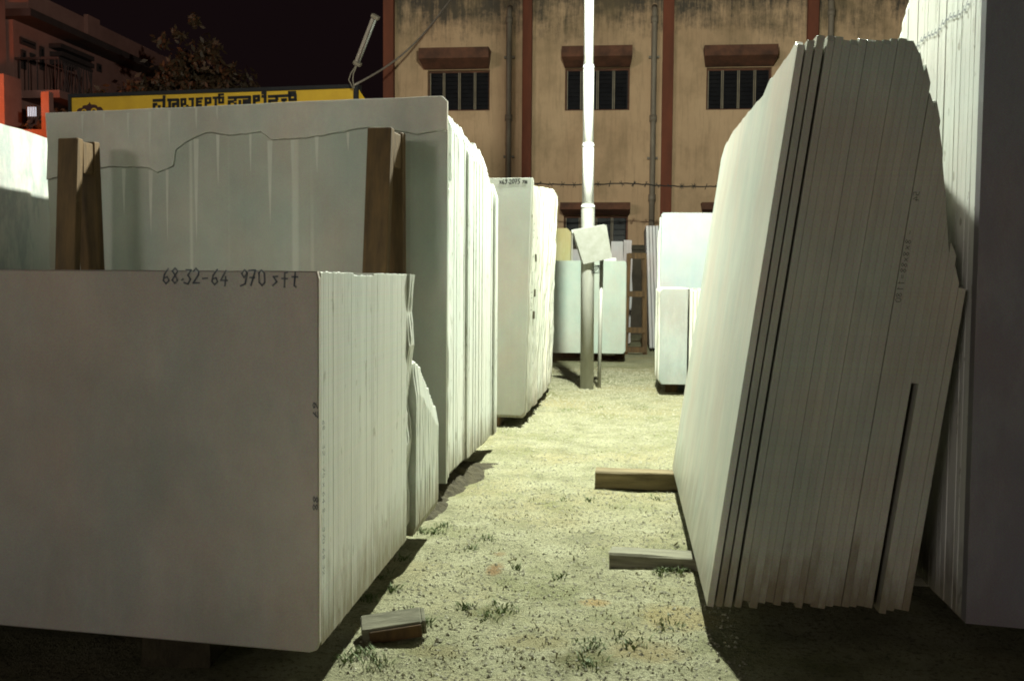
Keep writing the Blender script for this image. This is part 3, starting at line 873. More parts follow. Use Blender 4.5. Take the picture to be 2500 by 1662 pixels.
beam('grey timber sleeper poking out under the near end of right leaning stack', (b2a.x - .005, 3.24, 0), (1.0, 3.14, 0), .085, .073, M['plank'], -.028)
beam('dark timber sleeper in shadow under the low near left stack', (-1.02, 2.22, 0), (-1.10, 3.3, 0), .16, .097, M['soil'])
beam('hidden dark sleeper under the left end of the tall stack', (-2.2, 4.35, 0), (-2.0, 5.5, 0), .14, .078, M['timber'])
beam('sleeper under the stack left of the lamp post', (-.80, 6.2, 0), (-.82, 8.3, 0), .09, .058, M['timber'])
beam('black sleeper under the pale green slab', (-.73, 11.9, 0), (0.0, 11.9, 0), .12, .098, M['timber'])
beam('black sleeper under the low pile right of the lamp post', (.38, 8.36, 0), (.42, 9.1, 0), .10, .068, M['timber'])
# loose wooden block on the ground, near the low stack
def loose_block():
    a = atZ(812, 1478, .0); b = atZ(948, 1475, .0)
    c = (a + b) / 2
    root = empty('wooden_block', (c.x + .02, c.y + .02, 0), 'loose weathered wooden block lying tilted beside the low left stack', 'wooden block', rz=math.radians(14))
    mb = MB(); L, w, h = .150, .062, .045
    R = Matrix.Rotation(math.radians(-7), 3, 'Y') @ Matrix.Rotation(math.radians(20), 3, 'X')
    mb.box((0, 0, .034), (L, w, h), R, .003)
    o = link('block_body', mb.mesh('block_body'), M['plank'], root)
    mb = MB().box(R @ Vector((.008, -w / 2 - .004, 0)) + Vector((0, 0, .034)), (L * .86, .008, h * .82), R, .002)
    o = link('side_batten', mb.mesh('side_batten'), M['timber'], root)
    mb = MB().box(R @ Vector((L / 2 + .005, 0, 0)) + Vector((0, 0, .034)), (.010, w * .9, h * .9), R, .002)
    o = link('end_batten', mb.mesh('end_batten'), M['plank'], root)
loose_block()
# dug-up soil ridge under the tall stack
def soil_ridge():
    rng = random.Random(3); v = []; f = []; nu, nv = 46, 12
    pa = Vector((-.86, 3.55)); pb = Vector((-.74, 5.0))
    for a in range(nu + 1):
        for b in range(nv + 1):
            u = a / nu; s = b / nv
            x = lerp(pa.x, pb.x, u) - .12 + .25 * s + .02 * noise.noise(Vector((u * 9, 1, 2))); y = lerp(pa.y, pb.y, u)
            z = .06 * math.sin(math.pi * s) ** 1.2 * min(1, 5 * u, 5 * (1 - u)) * (1 + .5 * noise.noise(Vector((u * 30, s * 6, 1)))) + .012 * noise.noise(Vector((u * 60, s * 18, 4)))
            v.append((x, y, max(z, 0) - .008))
    for a in range(nu):
        for b in range(nv):
            k = a * (nv + 1) + b
            f.append((k, k + nv + 1, k + nv + 2, k + 1))
    me = bpy.data.meshes.new('soil_ridge'); me.from_pydata(v, [], f); me.update()
    tag(link('soil_ridge', me, M['soil']), 'dark crumbly soil heaped along the foot of the tall left stack', 'soil', kind='stuff')
soil_ridge()

# ------------------------------------------------------------------ timber trestles
def trestle(label, x, ytop, ztop, w, spread, lean_f, rz=0.0, back_gap=.20):
    root = empty('timber_trestle', (x, ytop, 0), label, 'trestle', 'timber A-frame trestles', rz)
    def leg(y0, y1, nm='leg'):
        mb = MB().bar((0, y1, -.01), (0, y0, ztop), w, .04, (0, 1, 0), .003)
        return link(nm, mb.mesh(nm), M['timber'], root)
    leg(0.0, -lean_f); leg(back_gap, back_gap + spread)
    mb = MB().box((0, back_gap / 2 + .0, ztop - .075), (w * .9, back_gap - .042, .13), None, .003)
    link('top_spacer', mb.mesh('top_spacer'), M['timber'], root)
    for z in (ztop - .72, ztop - 1.2):
        y0 = -lean_f * (ztop - z) / ztop; y1 = back_gap + spread * (ztop - z) / ztop
        mb = MB().box((0, (y0 + y1) / 2, z), (w * .5, y1 - y0 - .03, .04), None, .002)
        link('rung', mb.mesh('rung'), M['timber'], root)
pR = atY(878, 296, 3.80); pL = atY(163, 320, 4.02)
trestle('brown timber trestle before the cracked slab, nearest the aisle', pR.x, 3.80, pR.z, .094, .03, .16, math.radians(-6), .13)
trestle('brown timber trestle at the left end of the cracked slab', pL.x, 4.02, pL.z, .092, .06, .10, math.radians(-6), .11)
# wooden A-frame far back, seen end-on
def far_trestle():
    Y = 12.9; a = atY(1443, 585, Y); b = atY(1489, 585, Y); base = 0.0
    cx = (a.x + b.x) / 2; w = b.x - a.x
    root = empty('timber_trestle', (cx, Y, 0), 'small wooden A-frame trestle far back between the piles', 'trestle', 'timber A-frame trestles')
    zt = a.z
    for s, xt in ((-1, -.02), (1, .02)):
        for yy in (-.25, .25):
            mb = MB().bar((s * w * .48, yy, 0), (xt + s * w * .30, yy, zt), .055, .05, (0, 1, 0))
            link('leg', mb.mesh('leg'), M['timber'], root)
    for z, ww in ((zt - .03, w * .8), (zt * .60, w * .85), (.30, w * .95), (.06, w * 1.1)):
        mb = MB().box((0, -.285, z), (ww, .02, .07))
        link('crossbar', mb.mesh('crossbar'), M['timber'], root)
    return root
far_trestle()

# ------------------------------------------------------------------ lamp post
def lamp_post():
    base = atZ(1352, 896, 0)
    root = empty('lamp_post', (base.x, base.y, 0), 'galvanised stepped lamp post standing in the aisle', 'lamp post')
    b = Vector((base.x, base.y, 0))
    # lean measured from the photograph
    top = atY(1357, 0, base.y); dx = (top.x - base.x) / top.z
    def P(z): return b + Vector((dx * z, 0, z))
    z1 = atY(1354, 470, base.y).z; z2 = atY(1356, 330, base.y).z; z3 = atY(1357, 150, base.y).z
    r0, r1, r2, r3 = .0555, .0475, .044, .040
    MB().tube([P(-.05), P(z1 - .03), P(z1)], [r0, r0, r1 + .002], 28).build('lower_tube', M['galvd'], root, True)
    MB().tube([P(z1 - .01), P(z2 - .03), P(z2)], [r1, r1, r2 + .001], 28).build('middle_tube', M['galv'], root, True)
    MB().tube([P(z2 - .01), P(z3 - .03), P(z3)], [r2, r2, r3 + .001], 28).build('upper_tube', M['galv'], root, True)
    MB().tube([P(z3 - .01), P(4.35)], [r3, r3 * .9], 28).build('top_tube', M['galv'], root, True)
    for z, r in ((z1, r0), (z2, r1), (z3, r2)):
        MB().tube([P(z - .035), P(z - .012)], [r + .0015, r + .0015], 28).build('collar', M['galv'], root, True)
    # arm reaching over the aisle towards the viewer, with the luminaire at its end
    t = P(4.33); e = Vector((LAMP.x, LAMP.y, LAMP.z + .20))
    pts = [t + (e - t) * k / 8 + Vector((0, 0, .35 * math.sin(math.pi * k / 8 * .9))) for k in range(9)]
    MB().tube(pts, .025, 12).build('arm', M['galv'], root, True)
    hp = pts[-1]
    mb = MB()
    rings = [(.05, .10), (.10, .06), (.17, .0), (.18, -.05)]
    n = 20; base_i = 0; vs = []; fs = []
    for r, z in rings:
        for k in range(n):
            an = 2 * math.pi * k / n; vs.append(Vector((hp.x + r * math.cos(an), hp.y + r * 1.3 * math.sin(an), LAMP.z + .12 + z)))
    for a in range(len(rings) - 1):
        for k in range(n):
            k2 = (k + 1) % n; fs.append((a * n + k, a * n + k2, (a + 1) * n + k2, (a + 1) * n + k))
    fs.append(tuple(range(n)))
    mb.add(vs, fs); mb.build('lamp_housing', M['galv'], root, True)
    mb = MB().tube([Vector((LAMP.x, LAMP.y, LAMP.z + .02)), Vector((LAMP.x, LAMP.y, LAMP.z + .10))], [.05, .05], 14)
    mb.build('lamp_bulb', M['lampglass'], root, True)
    ld = bpy.data.lights.new('lamp_light', 'POINT'); ld.energy = LAMP_W; ld.color = (0.93, 1.0, 0.83); ld.shadow_soft_size = .07
    lo = bpy.data.objects.new('lamp_light', ld); COL.objects.link(lo); lo.parent = root
    lo.location = Vector((LAMP.x, LAMP.y, LAMP.z - .06)) - root.location
    return base
PB = lamp_post()
def thin_pipe():
    a = atZ(1380, 893, 0); t = atY(1386, 600, a.y - .02)
    o = MB().tube([(a.x, a.y, -.04), (t.x, a.y - .02, t.z)], [.016, .016], 16).build_base('thin_pipe', M['galvd'], True)
    tag(o, 'thin grey steel pipe standing close beside the lamp post', 'pipe')
    o.rotation_euler = (0, 0, 0)
thin_pipe()
def square_boards():
    Y = PB.y - .10
    root = empty('square_board', (PB.x, Y, 0), 'pair of square weathered white boards wired at a tilt to the lamp post', 'board')
    cs = [atY(x, y, Y) for x, y in ((1344, 609), (1410, 594), (1397, 518), (1320, 531))]
    def plate(cs, dy, th, nm, mat):
        v = [c + Vector((0, dy, 0)) for c in cs] + [c + Vector((0, dy + th, 0)) for c in cs]
        f = [(0, 1, 2, 3), (7, 6, 5, 4)] + [(i, i + 4, (i + 1) % 4 + 4, (i + 1) % 4) for i in range(4)]
        mb = MB().add(v, f); mb.build(nm, mat, root)
    plate(cs, 0, .014, 'front_board', M['boardw'])
    plate([c + Vector((-.016, 0, .006)) for c in cs], .03, .014, 'rear_board', M['galvd'])
    rng = random.Random(2)
    c = atY(1372, 612, Y + .06)
    for k in range(4):
        pts = [c + Vector((.035 * math.cos(a * .9 + k), .03 * math.sin(a * .7 + k) + .0, -.03 + .035 * math.sin(a * .8 + k * 1.7))) for a in range(8)]
        MB().tube(pts, .0028, 6).build('tie_wire', M['black'], root)
M['boardw'] = simple('board_white', (0.27, 0.27, 0.25), (0.20, 0.20, 0.17), 14, 0.7, bump=0.1)
square_boards()

# ------------------------------------------------------------------ factory building behind
YB = 20.0
def factory():
    zx = lambda x, y: atY(x, y, YB)
    x0 = zx(887, 200).x; x1 = 16.0; zt = 7.4
    root = empty('factory_building', (x0, YB, 0), 'stained ochre factory building with brown pilasters and hooded louvre windows', 'building')
    wins = []
    for (a, b, t, u) in ((985, 1128, 163, 255), (1302, 1450, 158, 254), (1628, 1776, 157, 252)):
        p = zx(a, t); q = zx(b, u); wins.append((p.x, q.x, q.z, p.z))
    sp = wins[2][0] - wins[1][0]
    lowz = (zx(1400, 585).z, zx(1400, 497).z)
    low = [(w[0], w[1], lowz[0] - .35, lowz[1]) for w in wins]
    allw = wins + low + [(wins[2][0] + sp * k, wins[2][1] + sp * k, wins[2][2], wins[2][3]) for k in (1, 2)]
    xs = sorted(set([x0, x1] + [w[i] for w in allw for i in (0, 1)])); zs = sorted(set([0, zt] + [w[i] for w in allw for i in (2, 3)]))
    mb = MB(); D = .22
    for xa, xb in zip(xs, xs[1:]):
        for za, zb in zip(zs, zs[1:]):
            cx, cz = (xa + xb) / 2, (za + zb) / 2
            if any(w[0] < cx < w[1] and w[2] < cz < w[3] for w in allw): continue
            mb.add([(xa, YB, za), (xb, YB, za), (xb, YB, zb), (xa, YB, zb)], [(0, 1, 2, 3)])
    for w in allw:
        a, b, c, d = w
        mb.add([(a, YB, c), (a, YB + D, c), (a, YB + D, d), (a, YB, d)], [(0, 1, 2, 3)])
        mb.add([(b, YB, c), (b, YB + D, c), (b, YB + D, d), (b, YB, d)], [(3, 2, 1, 0)])
        mb.add([(a, YB, c), (b, YB, c), (b, YB + D, c), (a, YB + D, c)], [(0, 1, 2, 3)])
        mb.add([(a, YB, d), (b, YB, d), (b, YB + D, d), (a, YB + D, d)], [(3, 2, 1, 0)])
    mb.add([(x0, YB, 0), (x0, YB + 9, 0), (x0, YB + 9, zt), (x0, YB, zt)], [(3, 2, 1, 0)])
    mb.add([(x0, YB, zt), (x1, YB, zt), (x1, YB + 9, zt), (x0, YB + 9, zt)], [(0, 1, 2, 3)])
    mb.build('wall', M['factory'], root)
    MB().b2((x0 - .1, YB - .12, zt + .002), (x1, YB + .3, zt + .15)).build('coping', M['factory'], root)
    # pilasters
    ps = [(887, 910), (1205, 1226), (1525, 1550), (1855, 1880)]
    px = [(zx(a, 200).x, zx(b, 200).x) for a, b in ps]
    d = px[3][0] - px[2][0]
    px += [(px[3][0] + d * k, px[3][1] + d * k) for k in (1, 2)]
    for k, (a, b) in enumerate(px):
        MB().b2((a - (.002 if k == 0 else 0), YB - .16, 0), (b, YB - .002, zt - .002), .006).build('pilaster', M['pilaster'], root)
    # windows
    for k, (a, b, c, dd) in enumerate(allw):
        y = YB + .10
        mb = MB(); f = .035
        for (p, q) in (((a, c), (b, c + f)), ((a, dd - f), (b, dd)), ((a, c + f), (a + f, dd - f)), ((b - f, c + f), (b, dd - f))):
            mb.b2((p[0] + .001, y, p[1] + .001), (q[0] - .001, y + .05, q[1] - .001))
        w = mb.build('window', M['hood'], root)
        for m_ in range(1, 4):
            xm = lerp(a, b, m_ / 4)
            for s in (-.018, .012):
                w2 = MB().b2((xm + s, y - .015, c + f), (xm + s + .012, y + .03, dd - f)); w2.v = [tuple(Vector(v) - root.location) for v in w2.v]
                link('mullion', w2.mesh('mullion'), M['mullion'], w)
        xm = a + f
        w2 = MB().b2((xm, y - .015, c + f), (xm + .014, y + .03, dd - f)); w2.v = [tuple(Vector(v) - root.location) for v in w2.v]
        link('mullion', w2.mesh('mullion'), M['mullion'], w)
        for m_ in range(4):
            pa = lerp(a + f, b - f, m_ / 4) + .02; pb = lerp(a + f, b - f, (m_ + 1) / 4) - .02
            mb = MB(); nl = 9
            for l in range(nl):
                za = lerp(c + f, dd - f, l / nl); zb = lerp(c + f, dd - f, (l + 1) / nl)
                mb.add([(pa, y + .028, za), (pb, y + .028, za), (pb, y + .05, zb + .012), (pa, y + .05, zb + .012)], [(0, 1, 2, 3)])
                mb.add([(pa, y + .022, za), (pb, y + .022, za), (pb, y + .028, za + .008), (pa, y + .028, za + .008)], [(0, 1, 2, 3)])
            mb.v = [tuple(Vector(v) - root.location) for v in mb.v]
            link('pane', mb.mesh('pane'), M['glassd'], w)
        MB().b2((a - .02, YB + .2, c - .02), (b + .02, YB + .215, dd + .02)).build('dark_backing', M['blackpaint'], root)
    # hoods: a deep fascia with a sloping soffit
    hoods = []
    for (a, b, t, u) in ((974, 1132, 122, 163), (1297, 1457, 118, 159), (1620, 1786, 116, 157)):
        hoods.append((zx(a, t).x, zx(b, t).x, zx(a, u).z, zx(a, t).z))
    hz = zx(1400, 470).z
    hoods += [(h[0], h[1], lowz[1] + .0, hz) for h in hoods[:3]]
    hoods += [(hoods[2][0] + sp * k, hoods[2][1] + sp * k, hoods[2][2], hoods[2][3]) for k in (1, 2)]
    for (a, b, c, dd) in hoods:
        pr = .42; f = (dd - c) * .42
        v = []
        for x in (a, b):
            s = .04 if x == a else -.04
            v += [(x, YB - .003, dd), (x, YB - pr, dd), (x, YB - pr, c + f), (x + s, YB - .10, c + .01), (x + s, YB - .003, c + .01)]
        f_ = [(0, 1, 2, 3, 4), (9, 8, 7, 6, 5)] + [(i, i + 5, (i + 1) % 5 + 5, (i + 1) % 5) for i in range(5)]
        MB().add(v, f_).build('window_hood', M['hood'], root)
    # rainwater pipes
    for x, yt in ((1175, 28), (1508, 26), (1913, 10)):
        p = zx(x, yt); r = .055
        pp = MB().tube([(p.x, YB - .12, 0), (p.x, YB - .12, p.z - .1), (p.x, YB - .09, p.z), (p.x, YB + .01, p.z + .08)], r, 12).build('downpipe', M['pipe'], root, True)
        for z in (p.z - .25, p.z - 2.1, p.z - 3.6):
            m2 = MB().tube([(p.x, YB - .12, z), (p.x, YB - .12, z + .12)], r + .016, 12); m2.v = [tuple(Vector(v) - root.location) for v in m2.v]
            link('pipe_collar', m2.mesh('pipe_collar', True), M['pipe'], pp)
        for z in (p.z - .9, p.z - 2.8):
            m2 = MB().b2((p.x - .1, YB - .10, z), (p.x + .1, YB - .002, z + .04)); m2.v = [tuple(Vector(v) - root.location) for v in m2.v]
            link('pipe_bracket', m2.mesh('pipe_bracket'), M['pipe'], pp)
factory()

# ------------------------------------------------------------------ barbed wire on posts before the factory
def barbed_wire():
    Y = 17.0; a = atY(1170, 418, Y); b = atY(1720, 426, Y)
    root = empty('barbed_wire', (a.x, Y, 0), 'single strand of barbed wire stretched before the factory wall', 'barbed wire')
    rng = random.Random(9)
    n = 60; pts = [a.lerp(b, k / n) + Vector((0, 0, -.04 * math.sin(math.pi * ((k / n * 2) % 1)) + rng.uniform(-.006, .006))) for k in range(n + 1)]
    MB().tube(pts, .011, 6).build('strand', M['black'], root)
    for k in range(2, n, 3):
        p = pts[k]; mb = MB()
        for s in range(3):
            an = rng.uniform(0, 3.14); d = Vector((math.cos(an), .2, math.sin(an))) * .05
            mb.tube([p - d, p + d], .005, 5)
        mb.build('barb', M['black'], root)
    for p in (a, b):
        MB().b2((p.x - .03, Y + .01, 0), (p.x + .03, Y + .07, p.z + .05)).build('post', M['timber'], root)
barbed_wire()

def shade_wall():  # added wall, coloured dark in place of shade behind the far trestle
    rng = random.Random(12)
    root = empty('shade_wall', (-6, 17.3, 0), 'added low dark wall standing in for shade behind the piles, under barbed wire', 'wall')
    MB().b2((-6, 17.3, 0), (12, 17.5, 1.42)).build('wall_body', M['shadewall'], root)
    MB().b2((-6, 17.26, 1.423), (12, 17.54, 1.5)).build('coping', M['shadewall'], root)
    root['kind'] = 'thing'
M['shadewall'] = simple('shade_wall_dark', (0.085, 0.07, 0.05), (0.035, 0.03, 0.022), 2.5, 0.95, bump=0.5)
shade_wall()

# ------------------------------------------------------------------ yellow shop sign
def sign():
    TL = atY(165, 226, 16.6); TRt = atY(816, 204, 15.8)
    d = TRt - TL; d.z = 0; ex = d.normalized(); nrm = Vector((ex.y, -ex.x, 0)); L = d.length
    zt = (TL.z + TRt.z) / 2; zt = TL.z; zb = zt - 1.25
    root = empty('shop_sign', (TL.x, TL.y, 0), 'yellow shop sign with dark lettering and crest above the tall stack', 'sign')
    slope = (TRt.z - TL.z) / L
    def W(u, z, o=0.0): return TL + ex * u + Vector((0, 0, z - TL.z + slope * u)) + nrm * o
    def slabq(u0, u1, z0, z1, o0, o1, nm, mat, par=None):
        v = [W(u0, z0, o1), W(u1, z0, o1), W(u1, z1, o1), W(u0, z1, o1), W(u0, z0, o0), W(u1, z0, o0), W(u1, z1, o0), W(u0, z1, o0)]
        f = [(0, 1, 2, 3), (5, 4, 7, 6), (1, 5, 6, 2), (4, 0, 3, 7), (3, 2, 6, 7), (4, 5, 1, 0)]
        return MB().add(v, f).build(nm, mat, root)
    slabq(0, L, zb, zt, -.12, 0, 'panel', M['signyel'])
    for (u0, u1, z0, z1) in ((-.05, L + .07, zt, zt + .06), (-.05, L + .07, zb - .06, zb), (-.05, 0, zb, zt), (L, L + .07, zb, zt)):
        slabq(u0, u1, z0, z1, -.13, .03, 'frame_bar', M['blackpaint'])
    for u in (.4, L - .4):
        MB().tube([W(u, 0, -.1) * 1.0 - Vector((0, 0, W(u, 0, -.1).z)), W(u, zb, -.1)], .05, 10).build('post', M['blackpaint'], root)
    # sloping end gusset at the right
    a = W(L + .07, zt - .02, -.02); e2_ = Vector((.75, .65, 0)).normalized()
    v = [a, a + Vector((0, 0, -1.1)), a + e2_ * .9 + Vector((0, 0, -1.1))]
    v2 = [q + Vector((-.02, .03, 0)) for q in v]
    MB().add(v + v2, [(0, 1, 2), (5, 4, 3), (0, 3, 4, 1), (1, 4, 5, 2), (2, 5, 3, 0)]).build('end_gusset', M['signyel'], root)
    # lettering: each letter its own flat shape 8 mm proud of the panel
    S1 = 2359 / 220.0
    def cvt(px, py, sx, sy, sc): return atP((sx + px / sc) / K, (sy + py / sc) / K, TL + nrm * .008, nrm)
    def letter(strs, sx, wpx=78):
        mb = MB()
        for s in strs:
            for a, b in zip(s, s[1:]):
                dd = Vector((b[0] - a[0], b[1] - a[1])); 
                if dd.length < 1: continue
                dd.normalize(); nn = Vector((-dd.y, dd.x)) * wpx / 2; e = dd * wpx * .42
                q = [(a[0] - e.x + nn.x, a[1] - e.y + nn.y), (b[0] + e.x + nn.x, b[1] + e.y + nn.y), (b[0] + e.x - nn.x, b[1] + e.y - nn.y), (a[0] - e.x - nn.x, a[1] - e.y - nn.y)]
                mb.add([cvt(x, y, sx, 205, S1) for x, y in q], [(0, 1, 2, 3)])
        mb.build('letter', M['blackpaint'], root)
    letter([[(275, 440), (520, 428)], [(280, 900), (280, 540), (335, 535)], [(545, 335), (535, 620), (535, 900)], [(415, 590), (415, 700), (300, 720)], [(590, 655), (680, 650)]], 350)
    letter([[(655, 425), (895, 420)], [(690, 430), (690, 900)], [(905, 430), (910, 900)], [(785, 640), (785, 530), (850, 525)], [(785, 660), (900, 650)]], 350)
    letter([[(1000, 410), (1095, 405), (1095, 530), (1005, 545), (1000, 410)], [(1010, 560), (1010, 900), (1290, 890)], [(1150, 575), (1150, 640)], [(1210, 400), (1300, 395)], [(1290, 400), (1290, 900)], [(1050, 640), (1250, 620)]], 350, 66)
    letter([[(1405, 395), (1530, 385)], [(1405, 400), (1405, 900)], [(1410, 475), (1500, 470)], [(1410, 565), (1500, 560), (1500, 900)]], 350, 66)
    letter([[(1630, 385), (1750, 380), (1750, 490), (1690, 500), (1640, 480), (1630, 385)], [(1635, 400), (1635, 900), (1880, 890)], [(1840, 370), (1950, 362)], [(1895, 370), (1895, 900)]], 350, 66)
    letter([[(1985, 365), (2085, 360), (2085, 490), (1990, 495), (1985, 365)], [(1985, 360), (1985, 285), (2085, 280)]], 350, 62)
    letter([[(205, 365), (740, 345)], [(205, 470), (300, 465)], [(210, 480), (210, 900), (490, 890)], [(370, 380), (370, 430)], [(370, 520), (370, 600)], [(490, 455), (490, 900)], [(745, 350), (745, 900)], [(600, 640), (600, 445), (700, 440)], [(600, 520), (700, 510)]], 540)
    letter([[(860, 335), (980, 325), (980, 430), (870, 445), (860, 335)], [(865, 460), (865, 900), (1150, 890)], [(1150, 225), (1150, 900)], [(1085, 240), (1150, 240)], [(1085, 330), (1150, 340)]], 540)
    letter([[(1255, 335), (1740, 310)], [(1260, 445), (1450, 440)], [(1265, 450), (1265, 900), (1640, 890)], [(1440, 345), (1460, 400)], [(1600, 420), (1690, 415)], [(1640, 430), (1640, 900)]], 540)
    letter([[(1790, 300), (1940, 295), (1945, 415), (1795, 420), (1790, 300)], [(1790, 290), (1785, 230), (1930, 225)]], 540)
    # crest
    pl = [(380, 1020), (400, 930), (500, 850), (650, 830), (690, 720), (800, 690), (900, 690), (1000, 610), (1040, 515), (1090, 620), (1150, 660), (1300, 660), (1420, 700), (1470, 790), (1600, 770), (1690, 830), (1760, 950), (1770, 1030), (1700, 1300), (1400, 1500), (1070, 1600), (700, 1500), (430, 1300)]
    sc = 2359 / 110.0
    mb = MB().add([cvt(x, y, 170, 225, sc) for x, y in pl], [tuple(range(len(pl)))[::-1]]); cr = mb.build('crest', M['maroon'], root)
    def disc(cx, cy, r, o, nm, mat):
        v = [cvt(cx + r * math.cos(k * math.pi / 9), cy + r * math.sin(k * math.pi / 9), 170, 225, sc) + nrm * o - root.location for k in range(18)]
        link(nm, MB().add(v, [tuple(range(18))]).mesh(nm), mat, cr)
    for cx, cy, r in ((765, 1020, 130), (1280, 1000, 165)):
        disc(cx, cy, r, .004, 'crest_ring', M['signyel']); disc(cx, cy, r * .5, .008, 'crest_eye', M['maroon'])
    # tube light on a bent bracket over the sign's right end
    Yt = TRt.y - .15
    b0 = atY(815, 204, Yt); f0 = atY(822, 150, Yt); f1 = atY(866, 36, Yt - .35)
    fx = empty('tube_light', (b0.x, Yt, b0.z), 'unlit tube light slanting up on a bracket at the sign end', 'lamp')
    for s in (-.02, .02):
        pts = [b0 + Vector((s * .4, 0, 0)), atY(808, 185, Yt) + Vector((s * 1.6, 0, 0)), atY(811, 170, Yt) + Vector((s, 0, 0)), f0 + Vector((s * .3, 0, 0))]
        MB().tube(pts, .009, 8).build('bracket', M['pipe'], fx, True)
    ax = (f1 - f0).normalized()
    o_ = Vector((-.035, .02, 0))
    MB().bar(f0 + o_, f1 + o_, .045, .05, (0, 1, 0), .004).build('batten', M['rustpaint'], fx)
    o_ = Vector((.028, -.02, 0))
    MB().tube([f0 + o_ + ax * .03, f1 + o_ - ax * .03], .016, 14).build('tube', M['tube'], fx, True)
    for p in (f0 + ax * .0, f1 - ax * .05):
        MB().bar(p, p + ax * .05, .12, .08, (0, 1, 0), .004).build('end_cap', M['pipe'], fx)
    # cable from the sign to the factory
    c0 = atY(817, 196, Yt); c1 = atY(1045, -10, 19.6)
    pts = [c0.lerp(c1, k / 16) + Vector((0, 0, -.22 * math.sin(math.pi * k / 16))) for k in range(17)]
    mb = MB().tube(pts, .016, 6)
    o = mb.build_base('overhead_cable', M['rustpaint'], True)
    tag(o, 'slack cable rising from the sign end to the factory roof', 'cable')
sign()

# ------------------------------------------------------------------ house at the far left
def house():
    X = -12.9
    f = lambda x, y: atX(x, y, X)
    y0 = f(30, 60).y; y1 = 31.0
    zt = f(74, 0).z
    root = empty('corner_house', (X, y0, 0), 'plastered two-storey house with balcony and sunshades lit orange, far left', 'house')
    def bx(p, q, nm, mat, b=0.0): return MB().b2(p, q, b).build(nm, mat, root)
    zc = f(100, 75).z                                   # sunshade level
    zf = f(60, 217).z                                   # balcony floor
    bx((X - 7, y0, 0), (X, y1, zc), 'wall', M['plaster'])
    bx((X - 7, y0 + .003, zc + .16), (X + .35, y1, zt), 'parapet', M['plaster'])
    bx((X - 7, y0 - .25, zc + .003), (X + .55, y1, zc + .157), 'sunshade', M['housedark'])
    p = f(160, 60); bx((X + .353, p.y, zc + .2), (X + .45, p.y + .55, zt + .06), 'parapet_pillar', M['plaster'])
    # front wing facing the viewer
    bx((X - 9, y0 - 1.0, zf - .2), (X - .003, y0 - .26, zt + 1.5), 'front_wing', M['plaster'])
    # windows on the side wall
    for (x0, x1, t, b) in ((44, 80, 92, 108), (47, 58, 116, 160), (68, 80, 124, 150), (90, 100, 108, 162), (222, 232, 148, 166)):
        a = f(x0, (t + b) / 2); c = f(x1, (t + b) / 2); zt_ = f((x0 + x1) / 2, t).z; zb_ = f((x0 + x1) / 2, b).z
        w = MB().b2((X + .002, a.y, zb_), (X + .03, c.y, zt_)).build('window', M['housedark'], root)
        m2 = MB().b2((X + .031, a.y + .06, zb_ + .06), (X + .04, c.y - .06, zt_ - .06)); m2.v = [tuple(Vector(v) - root.location) for v in m2.v]
        link('pane', m2.mesh('pane'), M['glassd'], w)
    # three stacked lintel bands
    for (xa, ya, xb, yb) in ((112, 108, 190, 135), (114, 126, 190, 152), (114, 142, 150, 158)):
        a = f(xa, ya); c = f(xb, yb); z = (a.z + c.z) / 2
        bx((X + .002, a.y, z - .05), (X + .30, c.y, z + .05), 'lintel_band', M['housedark'])
    # balcony
    ya, yb = f(34, 200).y, f(118, 200).y
    bx((X + .002, ya, zf - .16), (X + 1.0, yb, zf), 'balcony_floor', M['plaster'])
    zr = f(80, 152).z
    bx((X + .96, ya, zr - .03), (X + 1.0, yb, zr + .02), 'rail', M['housedark'])
    bx((X + .002, ya, zr - .03), (X + .96, ya + .04, zr + .02), 'rail', M['housedark'])
    n = 16
    for k in range(n + 1):
        y = lerp(ya + .02, yb - .02, k / n)
        MB().tube([(X + .98, y, zf), (X + .98 + .06 * math.sin(k), y, (zf + zr) / 2), (X + .98, y, zr)], .014, 6).build('baluster', M['housedark'], root)
    for k in range(5):
        x = X + .1 + k * .2
        MB().tube([(x, ya + .02, zf), (x, ya + .02, zr)], .014, 6).build('baluster', M['housedark'], root)
    # front balcony parapet and lower storey
    a = atY(-40, 166, y0 - 1.3); c = atY(31, 250, y0 - 1.3)
    bx((a.x - 3, y0 - 1.6, zf - 1.05), (c.x, y0 - 1.02, atY(15, 170, y0 - 1.6).z), 'balcony_parapet', M['plaster'])
    # lit window with grille, in the lower wall
    yl = y0 - 1.75
    a = atY(64, 247, yl); c = atY(82, 268, yl)
    bx((a.x - 5, yl + .02, 0), (c.x + .55, y0 - 1.62, zf - 1.08), 'lower_wall', M['plaster'])
    w = MB().b2((a.x, yl - .002, c.z), (c.x, yl + .018, a.z)).build('lit_window', M['window_lit'], root)
    for k in range(5):
        x = lerp(a.x, c.x, k / 4)
        m2 = MB().b2((x - .008, yl - .03, c.z - .02), (x + .008, yl - .012, a.z + .02)); m2.v = [tuple(Vector(v) - root.location) for v in m2.v]
        link('grille_bar', m2.mesh('grille_bar'), M['housedark'], w)
    bx((c.x + .2, yl - .14, 0), (c.x + .36, yl + .018, atY(90, 215, yl).z), 'corner_post', M['plaster'])
    return y0
HY = house()

